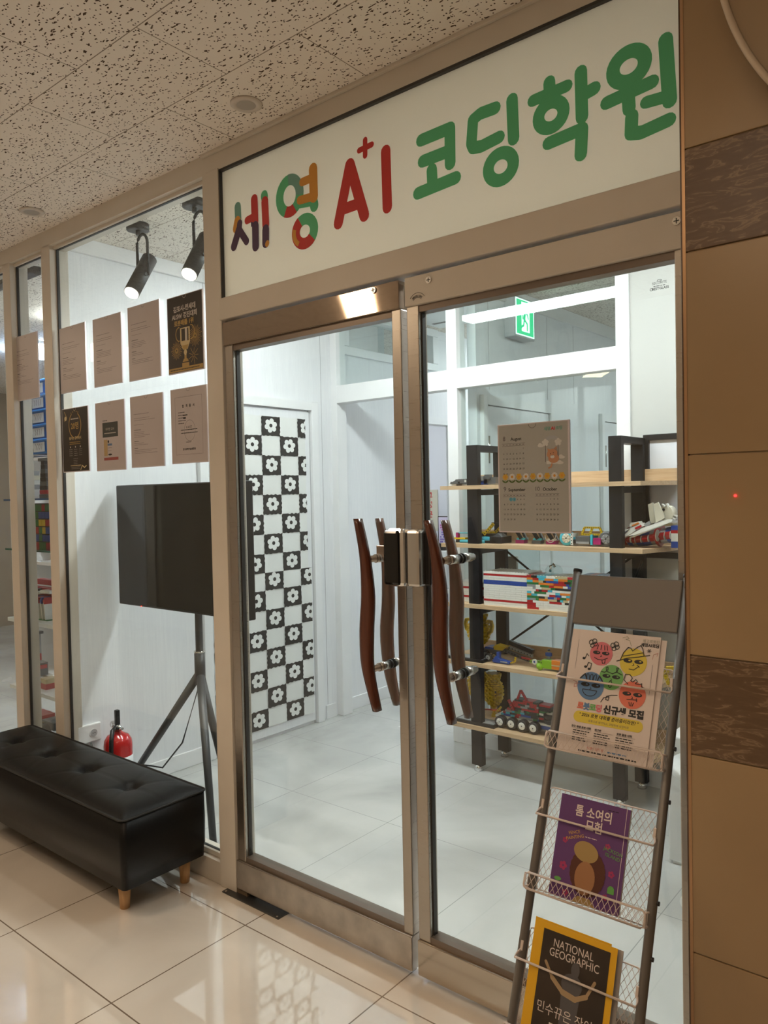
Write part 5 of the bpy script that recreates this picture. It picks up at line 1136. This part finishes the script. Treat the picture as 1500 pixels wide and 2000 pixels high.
b.prism([pp(430, 630, 1.58), pp(560, 610, 1.58), pp(1240, 365, 1.58), pp(1250, 330, 1.58), pp(1150, 325, 1.58), pp(700, 480, 1.58)], (0, 0.03, 0), K['white'])
b.prism([pp(450, 655, 1.585), pp(520, 655, 1.585), pp(1100, 425, 1.585), pp(1060, 415, 1.585)], (0, 0.02, 0), K['white'])
b.prism([pp(555, 480, 1.59), pp(580, 505, 1.59), pp(675, 460, 1.59), pp(665, 425, 1.59)], (0, 0.03, 0), K['red'])
b.prism([pp(460, 420, 1.60), pp(490, 385, 1.60), pp(630, 360, 1.60), pp(650, 395, 1.60), pp(470, 465, 1.60)], (0, 0.04, 0), K['white']); b.prism([pp(500, 430, 1.598), pp(620, 378, 1.598), pp(640, 400, 1.598), pp(520, 450, 1.598)], (0, 0.04, 0), K['orange'])
b.prism([pp(700, 430, 1.62), pp(820, 350, 1.62), pp(850, 400, 1.62), pp(780, 470, 1.62)], (0, 0.05, 0), K['grey'])
b.done('hull', ro, label='white wedge hull with red nose')
for q in (((800, 50), (885, 15), (935, 385), (845, 400)), ((905, 40), (985, 8), (1105, 290), (945, 385))):
    b = B(); b.prism([pp(x, y, 1.60 if q[0][0] > 850 else 1.63) for x, y in q], (0, 0.012, 0), K['cream']); b.done('fin', ro)
b = B(); c_ = pp(1130, 215, 1.64); b.cyl(c_, c_+Vector((0.01, 0.028, 0)), 0.036, K['cream'], seg=24)
for k in range(6): t = k*1.047; b.cyl(c_+Vector((0.020*math.cos(t), -0.001, 0.020*math.sin(t))), c_+Vector((0.020*math.cos(t), 0.001, 0.020*math.sin(t))), 0.006, K['black'], seg=10)
for q in (((1120, 30), (1150, 28), (1255, 195), (1225, 205)), ((1240, 225), (1260, 222), (1345, 265), (1335, 285)), ((1235, 290), (1250, 280), (1315, 320), (1300, 340)), ((1035, 38), (1060, 40), (1120, 80), (1100, 100))):
    b.prism([pp(x, y, 1.635) for x, y in q], (0, 0.02, 0), K['white'])
b.done('thruster', ro)
# third board: long brick walls
z = LEVELS[2]
def panelbox(name, lab, x0, x1, y0, y1, h, rows, mk):
    global b
    b = B()
    for k in range(rows):
        mk(k, x0, x1, y0, y1, z+h*k/rows, z+h*(k+1)/rows-0.0006)
    studs(x0, x1, y0+0.008, z+h, 'white', int((x1-x0)/0.016)); studs(x0, x1, y1-0.008, z+h, 'white', int((x1-x0)/0.016))
    return b.done(name, label=lab, cat='toy')
def strip(colors):
    def mk(k, x0, x1, y0, y1, za, zb):
        c = colors[k]; n = max(1, int((x1-x0)/0.05)); off = 0.5*(k % 2); e = [x0]+[x0+(i+off)*(x1-x0)/n for i in range(n+1) if x0+0.004 < x0+(i+off)*(x1-x0)/n < x1-0.004]+[x1]
        for p, q in zip(e, e[1:]): bx(p+0.0003, q-0.0003, y0, y1, za, zb, c)
    return mk
panelbox('toy_brick_box', 'low white brick block with red stripes at the left end of the third board', -2.285, -2.085, 1.60, 1.72, 0.105, 9, strip(['white', 'white', 'red', 'white', 'white', 'white', 'red', 'white', 'white']))
panelbox('toy_brick_box', 'white brick box with red and blue stripes', -2.083, -1.835, 1.555, 1.72, 0.172, 16, strip(['white', 'white', 'red', 'white', 'white', 'white', 'white', 'white', 'white', 'white', 'blue', 'blue', 'white', 'white', 'red', 'white']))
def patch(seed, pal):
    rg = random.Random(seed)
    def mk(k, x0, x1, y0, y1, za, zb):
        x = x0
        while x < x1-0.001:
            w_ = rg.choice((0.016, 0.024, 0.032, 0.048, 0.064)); q = min(x+w_, x1); c = rg.choice(pal)
            if k < 4: c = 'red' if x < x0+0.03 else 'white' if k < 3 or rg.random() < .6 else c
            bx(x+0.0003, q-0.0003, y0, y1, za, zb, c); x = q
    return mk
panelbox('toy_brick_box', 'patchwork wall of many coloured bricks beside the striped box', -1.833, -1.575, 1.55, 1.70, 0.165, 15, patch(5, ['white', 'white', 'white', 'red', 'blue', 'orange', 'grey', 'black', 'green', 'tan', 'red', 'cyan']))
panelbox('toy_brick_box', 'blue and red brick block partly behind the magazine rack', -1.573, -1.42, 1.58, 1.71, 0.175, 15, patch(9, ['red', 'blue', 'white', 'red', 'blue']))
b = B(); q = P(1082, 1122, 1.64); b.lathe((q.x, 1.64, z+0.170), [(0.045, 0), (0.042, 0.02), (0.030, 0.036), (0.012, 0.044), (0.001, 0.045)], M_glass2, seg=24); b.tube([(q.x-0.02, 1.64, z+0.176), (q.x-0.018, 1.64, z+0.205), (q.x-0.004, 1.64, z+0.215), (q.x+0.006, 1.64, z+0.200)], 0.006, M_chrome, seg=10); b.done('glass_dome', label='clear dome with a chrome hook on the coloured brick wall', cat='dome')
b = B(); q0, q1 = P(990, 1086, YP+0.03), P(1012, 1127, YP+0.03); b.box(q0.x, q1.x, YP+0.012, YP+0.034, q1.z-0.02, q0.z, mat('grey_box', (0.42, 0.42, 0.38), 0.5), bevel=0.003); b.done('control_box', label='small grey control box fixed to the partition glass', cat='box')
# trophies built of yellow bricks
def trophy(x, y, zb, H, R, lab, handles=True, base=True):
    o = thing('toy_trophy', lab, 'toy trophy', (x, y, zb), 'yellow brick trophies')
    global b
    b = B(); prof = [(0.30, 0.0), (0.30, 0.05), (0.16, 0.08), (0.13, 0.16), (0.18, 0.20), (0.45, 0.28), (0.78, 0.38), (0.95, 0.50), (0.95, 0.66), (0.85, 0.74), (0.62, 0.80), (0.55, 0.86), (0.72, 0.94), (0.70, 1.0)]
    N = 22; hh = H/N
    for k in range(N):
        t = (k+0.5)/N
        for (ra, ta), (rb, tb) in zip(prof, prof[1:]):
            if ta <= t <= tb: r = ra+(rb-ra)*(t-ta)/(tb-ta)
        r *= R; za, zc = zb+hh*k, zb+hh*(k+1)-0.0008
        b.cyl((x, y, za), (x, y, zc), r*(1.0 if k % 2 else 0.95), K['yellow'], seg=12, smooth=False)
        if r > 0.5*R:
            for m_ in range(8): t = m_*0.785+0.39*(k % 2); bx(x+r*0.98*math.cos(t)-0.006, x+r*0.98*math.cos(t)+0.006, y+r*0.98*math.sin(t)-0.006, y+r*0.98*math.sin(t)+0.006, za+0.001, zc, 'yellow')
    b.done('cup', o)
    if handles:
        for s_ in (-1, 1):
            b = B()
            pts = [(0.90, 0.52), (1.25, 0.60), (1.36, 0.72), (1.25, 0.82), (0.85, 0.84)]
            for (ua, va), (ub, vb) in zip(pts, pts[1:]):
                for m in range(3):
                    u = ua+(ub-ua)*m/3; v = va+(vb-va)*m/3; xx = x+s_*R*u; bx(xx-0.007, xx+0.007, y-0.008, y+0.008, zb+H*v-0.006, zb+H*v+0.008, 'yellow')
            b.done('handle', o)
    b = B(); bx(x+R*0.35, x+R*0.75, y-R*0.72, y-R*0.70, zb+H*0.52, zb+H*0.64, 'black'); b.done('emblem', o)
    return o
z = LEVELS[3]
trophy(-2.215, 1.71, z+0.0, 0.225, 0.062, 'yellow brick trophy on the fourth board behind the black leg')
b = B(); q = P(925, 1225, 1.66)
def plaque(name, lab, x0, x1, y0, y1, z0, face):
    o = thing(name, lab, 'plaque', ((x0+x1)/2, (y0+y1)/2, z0))
    global b
    b = B(); b.box(x0, x1, y0, y1, z0, z0+0.016, M_black, bevel=0.002); b.done('frame', o)
    b = B(); b.box(x0+0.012, x1-0.012, y0+0.012, y1-0.012, z0+0.0155, z0+0.0175, mat('plaque_grey', (0.30, 0.31, 0.32), 0.3)); b.done('plate', o)
plaque('award_plaque', 'black framed plaque lying at the left of the fourth board', -2.325, -2.09, 1.545, 1.635, z, 0)
plaque('award_plaque', 'black framed plaque lying at the left of the lowest board', -2.27, -2.03, 1.545, 1.635, LEVELS[4], 0)
rc = thing('toy_racer', 'small blue brick racer with grey front wheel and yellow tail', 'toy', (-2.0, 1.60, z))
b = B(); x = -2.06
b.prism([(x, 1.585, z+0.010), (x+0.02, 1.585, z+0.036), (x+0.045, 1.585, z+0.024), (x+0.10, 1.585, z+0.014), (x+0.10, 1.585, z+0.004), (x+0.01, 1.585, z+0.004)], (0, 0.03, 0), K['blue']); bx(x+0.025, x+0.040, 1.59, 1.61, z+0.03, z+0.058, 'blue'); bx(x+0.05, x+0.09, 1.583, 1.615, z+0.010, z+0.016, 'grey'); b.done('body', rc)
b = B(); beam((x+0.095, 1.60, z+0.008), (x+0.125, 1.60, z+0.018), 0.008, 'yellow'); beam((x+0.125, 1.60, z+0.018), (x+0.130, 1.60, z+0.042), 0.008, 'yellow'); b.done('tail', rc, label='yellow tail beam'); wheel(rc, x-0.030, 1.60, z+0.022, 0.021, 0.014, 'grey')
cr = thing('toy_crane', 'dark grey brick crane vehicle with yellow cab lying behind the blue racer', 'toy', (-1.93, 1.70, z))
b = B(); bx(-2.07, -1.96, 1.67, 1.74, z+0.03, z+0.05, 'dgrey'); bx(-2.05, -2.0, 1.665, 1.73, z+0.05, z+0.06, 'blue'); b.prism([(-2.02, 1.67, z+0.05), (-1.99, 1.67, z+0.075), (-1.93, 1.67, z+0.068), (-1.95, 1.67, z+0.048)], (0, 0.05, 0), K['yellow']); b.done('cab', cr)
b = B(); beam((-1.98, 1.69, z+0.058), (-1.80, 1.69, z+0.012), 0.016, 'dgrey', 10); beam((-1.94, 1.73, z+0.085), (-1.80, 1.73, z+0.050), 0.022, 'black', 8); beam((-1.94, 1.72, z+0.060), (-1.80, 1.72, z+0.030), 0.014, 'grey', 8); b.done('boom', cr)
wheel(cr, -2.04, 1.66, z+0.022, 0.022, 0.014, 'grey'); wheel(cr, -1.99, 1.66, z+0.018, 0.018, 0.012, 'tan')
gp = thing('toy_plane', 'lime green and orange brick plane with a red tip', 'toy', (-1.72, 1.60, z))
b = B(); beam((-1.83, 1.62, z+0.040), (-1.775, 1.62, z+0.036), 0.008, 'red'); beam((-1.775, 1.61, z+0.030), (-1.66, 1.61, z+0.034), 0.014, 'lime', 8); bx(-1.70, -1.62, 1.585, 1.62, z+0.010, z+0.050, 'lime'); bx(-1.645, -1.58, 1.58, 1.63, z+0.012, z+0.055, 'orange'); bx(-1.645, -1.58, 1.579, 1.582, z+0.028, z+0.034, 'tan'); b.done('fuselage', gp)
b = B(); b.cyl((-1.745, 1.60, z+0.033), (-1.745, 1.595, z+0.033), 0.014, K['white'], seg=20); b.cyl((-1.745, 1.594, z+0.033), (-1.745, 1.592, z+0.033), 0.005, K['blue'], seg=12); b.done('propeller', gp)
b = B(); b.loft([b.ring(Vector((-1.70-0.004*k, 1.575, z+0.003+0.008*k)), Vector((-0.3, 0, 1)), (0.008, 0.014, 0.015, 0.012, 0.006)[k], 12) for k in range(5)], K['lime']); b.done('tail', gp)
mf = thing('minifigure', 'tiny brick figure in dark blue with black hair on the fourth board', 'figure', (-1.655, 1.62, z+0.05))
b = B(); bx(-1.665, -1.647, 1.615, 1.625, z+0.051, z+0.064, 'grey'); b.prism([(-1.668, 1.614, z+0.064), (-1.644, 1.614, z+0.064), (-1.648, 1.614, z+0.084), (-1.664, 1.614, z+0.084)], (0, 0.012, 0), K['blue']); bx(-1.672, -1.666, 1.614, 1.624, z+0.066, z+0.082, 'blue'); bx(-1.646, -1.640, 1.614, 1.624, z+0.066, z+0.082, 'blue'); b.done('body', mf)
b = B(); b.cyl((-1.656, 1.62, z+0.084), (-1.656, 1.62, z+0.094), 0.0055, K['tan'], seg=12); hdd = b.done('head', mf); b = B(); b.cyl((-1.656, 1.621, z+0.090), (-1.656, 1.621, z+0.099), 0.0068, K['black'], seg=12); b.done('hair', mf)
# lowest board
z = LEVELS[4]
trophy(-2.255, 1.76, z+0.0, 0.27, 0.060, 'tall yellow brick trophy on the lowest board behind the black leg', False)
trophy(-2.145, 1.735, z+0.0, 0.235, 0.052, 'smaller yellow brick trophy standing right of the black leg on the lowest board', False)
tr = thing('toy_truck', 'red and black brick truck with four big wheels and spare tyres', 'toy', (-1.82, 1.64, z))
b = B(); bx(-1.98, -1.66, 1.61, 1.69, z+0.045, z+0.056, 'white'); bx(-1.90, -1.66, 1.61, 1.69, z+0.028, z+0.045, 'blue'); bx(-1.90, -1.66, 1.612, 1.68, z+0.020, z+0.03, 'dgrey'); b.done('chassis', tr)
b = B(); rg = random.Random(3)
for k in range(9):
    za = z+0.058+0.0105*k; x0_ = -1.95+(0.012*k if k < 5 else 0.05+0.01*(k-5)); x1_ = -1.735
    x = x0_
    while x < x1_-0.002:
        w_ = rg.choice((0.016, 0.024, 0.04)); c = rg.choice(['red', 'red', 'grey', 'red', 'black']) if k > 3 else rg.choice(['grey', 'blue', 'green', 'black', 'cyan', 'red'])
        q = min(x+w_, x1_); bx(x, q-0.0004, 1.615, 1.67, za, za+0.0098, c)
        if c == 'red': b.cyl(((x+q)/2, 1.6145, za+0.005), ((x+q)/2, 1.6148, za+0.005), 0.0022, K['black'], seg=6)
        x = q
for k in range(8): bx(-1.735, -1.675, 1.62, 1.67, z+0.058+0.011*k, z+0.068+0.011*k, ('black', 'red', 'black', 'white', 'green', 'black', 'black', 'red')[k])
beam((-1.855, 1.62, z+0.15), (-1.835, 1.62, z+0.20), 0.010, 'red'); beam((-1.835, 1.62, z+0.20), (-1.80, 1.62, z+0.15), 0.010, 'red'); beam((-1.90, 1.61, z+0.145), (-1.87, 1.61, z+0.095), 0.012, 'red'); b.done('body', tr)
b = B(); beam((-2.07, 1.61, z+0.068), (-1.96, 1.61, z+0.082), 0.006, 'red'); beam((-1.97, 1.61, z+0.072), (-1.945, 1.61, z+0.10), 0.009, 'yellow'); beam((-2.0, 1.61, z+0.074), (-1.95, 1.61, z+0.080), 0.008, 'orange'); b.done('arm', tr)
for xq in (-1.937, -1.872, -1.810, -1.748): wheel(tr, xq, 1.595, z+0.032, 0.030, 0.034, 'white')
for k in range(2):
    b = B(); b.lathe((-1.665, 1.62, z+0.062+k*0.024), [(0.020, 0), (0.036, 0), (0.041, 0.004), (0.041, 0.019), (0.036, 0.023), (0.020, 0.023)], K['black'], seg=24); b.done('spare_tyre', tr)
b = B(); b.cyl((-1.665, 1.62, z+0.10), (-1.665, 1.62, z+0.110), 0.026, K['white'], seg=24); b.done('spare_rim', tr)
# ---- white cabinet with a brick trophy, and a round stool foot, right of the rack
cbn = thing('cabinet', 'white low cabinet seen between the rack and the pillar', 'cabinet', (-0.75, 1.35, 0))
b = B(); b.box(-1.022, -0.45, 1.16, 1.50, 0.012, 0.495, mat('cabinet_white', (0.80, 0.81, 0.83), 0.4), bevel=0.006); b.done('body', cbn)
b = B(); b.cyl((-0.96, 1.158, 0.045), (-0.96, 1.161, 0.045), 0.006, M_black, seg=12); b.done('screw', cbn)
b = B(); b.box(-1.01, -0.46, 1.17, 1.49, 0.0, 0.014, M_white); b.done('plinth', cbn)
trophy(-1.0+0.035, 1.32, 0.495, 0.27, 0.085, 'big yellow brick trophy on the white cabinet behind the rack')
stl = thing('stool', 'white round stool foot on the grey floor by the pillar', 'stool', (-0.78, 0.93, 0))
b = B(); b.lathe((-0.78, 0.93, 0), [(0.115, 0), (0.118, 0.008), (0.100, 0.016), (0.03, 0.024), (0.022, 0.03)], WP, seg=40); b.done('foot', stl)
b = B(); b.cyl((-0.78, 0.93, 0.02), (-0.78, 0.93, 0.45), 0.02, M_chrome); b.done('pole', stl)
b = B(); b.lathe((-0.78, 0.93, 0.45), [(0.03, 0), (0.13, 0.005), (0.15, 0.02), (0.14, 0.05), (0.02, 0.055)], WP, seg=40); b.done('seat', stl)
# ================================================================== FAR ROOM THROUGH THE HALL DOORWAY
YB = 5.6
sn = thing('hanging_sign', 'cream vertical sign with red Korean letters on the lavender wall', 'sign', (-5.35, YB-0.01, 0.95))
pa, pb = P(825, 957, YB-0.01), P(856, 1037, YB-0.01)
b = B(); b.box(pa.x, pb.x, YB-0.012, YB-0.001, pb.z, pa.z, mat('sign_beige', (0.62, 0.58, 0.48), 0.5)); b.done('board', sn)
b = B(); a = Art(b, ((pa.x+pb.x)/2, YB-0.0125, 0), (1, 0, 0), (0, 0, 1), (0, -1, 0), 0.001); RT_ = mat('sign_red_text', (0.55, 0.03, 0.03), 0.5)
H_ = pa.z-pb.z
for k, ch in enumerate('고정문'): a.text(ch, 0.0, pa.z-H_*(0.19+0.235*k), H_*0.17, RT_, 2, bold=0.03)
a.text('(미)', 0.01, pb.z+H_*0.12, H_*0.10, RT_, 2); b.done('letters', sn, label='red letters')
ps = thing('poster_stand', 'black edged poster with pink and purple print in the far room', 'poster', (-4.9, 5.0, 0.8))
pa, pb = P(855, 1008, 5.0), P(890, 1070, 5.0)
b = B(); b.box(pa.x, pb.x+0.1, 5.0, 5.02, pb.z, pa.z, M_black); b.done('frame', ps)
b = B(); a = Art(b, (0, 4.9995, 0), (1, 0, 0), (0, 0, 1), (0, -1, 0), 0.001); a.rect(pa.x+0.01, pb.z+0.01, pb.x+0.09, pa.z-0.012, mat('poster_lilac', (0.70, 0.62, 0.80), 0.5), 1)
for r in range(11):
    m = mat('print_pink', (0.60, 0.08, 0.40), 0.5) if r < 5 else mat('print_violet', (0.20, 0.10, 0.55), 0.5)
    vv = pa.z-0.04-r*(pa.z-pb.z-0.06)/11
    for c in range(9):
        if random.random() < 0.75: a.rect(pa.x+0.03+c*0.018, vv-0.016, pa.x+0.044+c*0.018, vv, m, 2)
b.done('print', ps)
dk = thing('desk', 'white desk in the far room seen between the doors', 'desk', (-5.1, 4.9, 0))
q = P(845, 1152, 4.8)
b = B(); b.box(-5.3, -4.3, 4.8, 5.25, q.z-0.03, q.z+0.01, WP, bevel=0.003); b.done('top', dk)
for x in (-5.25, -4.38): b = B(); b.box(x, x+0.04, 4.85, 5.2, 0, q.z-0.028, mat('desk_dark', (0.12, 0.12, 0.13), 0.5)); b.done('leg', dk)
mc = thing('printer', 'white machine with a dark top tray on the far desk', 'printer', (-4.85, 5.0, q.z+0.01))
b = B(); b.box(-5.16, -4.6, 4.85, 5.18, q.z+0.011, P(845, 1075, 4.85).z, WP, bevel=0.01); b.box(-5.14, -4.62, 4.845, 4.86, q.z+0.06, q.z+0.16, mat('machine_grey', (0.3, 0.3, 0.31), 0.5)); b.done('body', mc)
b = B(); b.box(-5.12, -4.64, 4.88, 5.16, P(845, 1075, 4.85).z-0.002, P(845, 1062, 4.85).z, M_black, bevel=0.004); b.done('tray', mc)
# ================================================================== ROOM AT THE LEFT
lc = thing('display_shelf', 'white display shelf with glass and board levels behind the narrow window', 'shelf', (-3.9, 0.25, 0))
b = B(); b.box(-4.285, -4.237, 0.185, 0.235, 0.0, ZC-0.002, M_white, bevel=0.003); b.done('side_panel', lc)
b = B(); b.box(-4.235, -3.50, 0.13, 0.40, 1.448, 1.458, mat('blue_glass', (0.03, 0.10, 0.25), 0.1)); b.done('glass_shelf', lc, label='blue edged glass shelf')
b = B(); b.box(-4.235, -3.50, 0.13, 0.40, 1.182, 1.192, mat('green_glass', (0.02, 0.12, 0.09), 0.1)); b.done('glass_shelf', lc, label='green edged glass shelf')
for zz in (0.815, 0.448, 0.16): b = B(); b.box(-4.235, -3.50, 0.13, 0.42, zz-0.02, zz, M_white, bevel=0.002); b.done('board', lc)
def qx(px_, y=0.22): return at(px_, 1000, 'y', y).x
b = B(); z = 1.458; x = -4.10
for k, (w_, h0, h1, c) in enumerate(((0.05, 0, 0.05, 'white'), (0.042, 0.05, 0.075, 'grey'), (0.034, 0.075, 0.10, 'white'), (0.022, 0.10, 0.125, 'cream'), (0.012, 0.125, 0.15, 'grey'))): bx(x-w_, x+w_, 0.20, 0.26, z+h0, z+h1-0.0006, c)
beam((x-0.006, 0.22, z+0.15), (x-0.03, 0.22, z+0.215), 0.010, 'grey', 4); bx(x-0.03, x+0.03, 0.198, 0.20, z+0.058, z+0.064, 'black'); bx(x-0.062, x-0.052, 0.21, 0.23, z+0.03, z+0.09, 'tan'); beam((x, 0.22, z+0.15), (x+0.02, 0.22, z+0.19), 0.008, 'white', 3); b.done('toy_castle', label='small white and grey brick tower model on the blue glass level', cat='toy')
b = B(); x = -3.93
for k in range(9): w_ = 0.045-0.0035*k; bx(x-w_, x+w_, 0.20, 0.26, z+0.022*k, z+0.022*k+0.0214, 'red' if k == 1 else 'black' if k % 3 else 'dgrey')
bx(x-0.05, x+0.04, 0.2, 0.25, z+0.196, z+0.212, 'dgrey'); b.done('toy_tower', label='black brick spire on the blue glass level beside the white tower', cat='toy')
b = B(); z = 1.192; rg = random.Random(14)
for k in range(6):
    za = z+0.040*k
    for m in range(5): bx(-4.045+m*0.036, -4.011+m*0.036, 0.19, 0.29, za, za+0.034, rg.choice(['red', 'green', 'blue', 'yellow', 'red', 'green']))
    bx(-4.03, -3.88, 0.20, 0.28, za+0.034, za+0.040, 'black')
b.done('toy_brick_tower', label='tall tower of red green blue and yellow blocks', cat='toy')
b = B(); z = 0.815
for k in range(2): bx(-4.22, -3.90, 0.24+0.05*k, 0.28+0.05*k, z+0.13+0.035*k, z+0.16+0.035*k, 'red'); studs(-4.22, -3.90, 0.26+0.05*k, z+0.16+0.035*k, 'red', 20, 0.004)
bx(-4.22, -4.02, 0.20, 0.24, z+0.13, z+0.145, 'white'); bx(-4.17, -4.05, 0.19, 0.235, z+0.145, z+0.157, 'black'); bx(-4.0, -3.9, 0.2, 0.24, z+0.14, z+0.155, 'white')
bx(-4.23, -3.90, 0.18, 0.36, z+0.0, z+0.004, 'green')
bx(-4.22, -3.90, 0.26, 0.34, z+0.004, z+0.13, 'red'); b.done('toy_brick_wall', label='long red brick bars with rows of studs in the narrow window', cat='toy')
for k in range(9):
    b = B(); x = -4.20+0.034*k
    b.prism([(x, 0.185, z+0.004), (x+0.010, 0.185, z+0.004), (x-0.004, 0.185, z+0.085), (x-0.016, 0.185, z+0.100)], (0, 0.05, 0), K[('lime', 'lime', 'grey', 'white', 'white', 'white', 'white', 'white', 'white')[k]])
    b.prism([(x-0.016, 0.184, z+0.100), (x-0.004, 0.184, z+0.085), (x+0.010, 0.184, z+0.118), (x+0.0, 0.184, z+0.122)], (0, 0.05, 0), K['blue' if k % 2 else 'red'])
    b.done('toy_fin', label='%s ribbed plate, %s from the left on the white board shelf' % (('lime', 'lime', 'grey', 'white', 'white', 'white', 'white', 'white', 'white')[k], ('first', 'second', 'third', 'fourth', 'fifth', 'sixth', 'seventh', 'eighth', 'ninth')[k]), cat='toy', group='ribbed plates in a row')
tk_ = thing('toy_robot', 'red and grey brick vehicle with a tall neck and dark wheels', 'toy', (-4.14, 0.25, 0.448)); z = 0.448
b = B(); bx(-4.21, -4.10, 0.20, 0.28, z+0.04, z+0.11, 'dgrey'); bx(-4.21, -4.09, 0.198, 0.27, z+0.08, z+0.10, 'red'); bx(-4.2, -4.1, 0.197, 0.2, z+0.06, z+0.07, 'blue'); bx(-4.18, -4.13, 0.21, 0.26, z+0.12, z+0.24, 'red'); bx(-4.165, -4.12, 0.205, 0.255, z+0.16, z+0.27, 'grey'); bx(-4.19, -4.10, 0.20, 0.26, z+0.27, z+0.285, 'dgrey'); b.done('body', tk_)
wheel(tk_, -4.18, 0.20, z+0.035, 0.035, 0.02, 'dgrey'); wheel(tk_, -4.075, 0.20, z+0.035, 0.034, 0.02, 'grey')
b = B(); bx(-4.05, -3.93, 0.18, 0.26, z+0.0, z+0.03, 'red'); bx(-4.0, -3.93, 0.18, 0.25, z+0.03, z+0.055, 'tan'); bx(-4.04, -3.98, 0.178, 0.2, z+0.03, z+0.038, 'dgrey'); b.done('toy_car', label='low red brick car at the right of the vehicle shelf', cat='toy')
z = 0.16; lw = thing('toy_truck', 'brown and black brick truck at the bottom of the narrow window', 'toy', (-4.05, 0.25, z))
b = B(); bx(-4.22, -4.0, 0.2, 0.3, z+0.05, z+0.10, 'tan'); bx(-4.2, -4.06, 0.198, 0.29, z+0.09, z+0.12, 'red'); bx(-4.03, -3.9, 0.2, 0.29, z+0.07, z+0.11, 'dgrey'); b.done('body', lw); wheel(lw, -3.98, 0.19, z+0.05, 0.05, 0.03, 'grey'); wheel(lw, -4.13, 0.19, z+0.05, 0.05, 0.03, 'dgrey')
# white cabinet and blue storage boxes at the back
BLU = mat('box_blue', (0.03, 0.22, 0.62), 0.3)
zc = 1.82; YC = 1.25
cbl = thing('cabinet', 'tall white cabinet carrying blue boxes in the left room', 'cabinet', (-5.9, YC+0.2, 0))
b = B()
for (xa, xb) in ((-6.32, -6.29), (-5.42, -5.39)): b.box(xa, xb, YC, YC+0.45, 0, zc, M_white)
b.box(-6.29, -5.42, YC+0.42, YC+0.45, 0, zc, M_white)
for zz in (0.05, 0.5, 0.95, 1.4, zc-0.02): b.box(-6.29, -5.42, YC, YC+0.42, zz-0.03, zz-0.005, M_white)
b.done('body', cbl)
NB_ = ('topmost', 'second from the top', 'third from the top', 'fourth from the top', 'lowest')
for k in range(5):
    zz = zc+0.004+0.118*(4-k)
    o = thing('storage_box', 'blue plastic storage box in the left room, %s of the stack' % NB_[k], 'storage box', (-5.98, YC+0.18, zz), 'blue boxes stacked on the white cabinet')
    xa, xb = -6.27, -5.86
    b = B(); b.prism([(xa+0.03, YC+0.02, zz), (xb-0.03, YC+0.02, zz), (xb, YC, zz+0.10), (xa, YC, zz+0.10)], (0, 0.34, 0), BLU); b.done('tub', o)
    b = B(); b.box(xa-0.025, xb+0.025, YC-0.02, YC+0.37, zz+0.100, zz+0.116, BLU, bevel=0.004); b.done('lid', o)
    b = B(); a = Art(b, ((xa+xb)/2-0.02, YC-0.0015, zz+0.052), (1, 0, 0), (0, 0, 1), (0, -1, 0), 0.001); a.rect(-0.12, -0.038, 0.11, 0.038, mat('label_white', (0.75, 0.78, 0.80), 0.5), 1)
    a.rect(-0.12, -0.038, -0.075, -0.01, K['green'], 2)
    for m in range(4): a.stroke([(-0.03+0.03*m, -0.02), (-0.02+0.03*m, 0.0+0.01*(m % 2)), (-0.035+0.035*m, 0.025)], 0.005, TXT, 3)
    b.done('paper_label', o, label='white paper label')
for o_, dx in ((tr, -0.08), (gp, -0.077), (mf, -0.10), (cr, -0.10)): o_.location.x += dx
for o in bpy.data.objects:
    if '_o' in o: del o['_o']
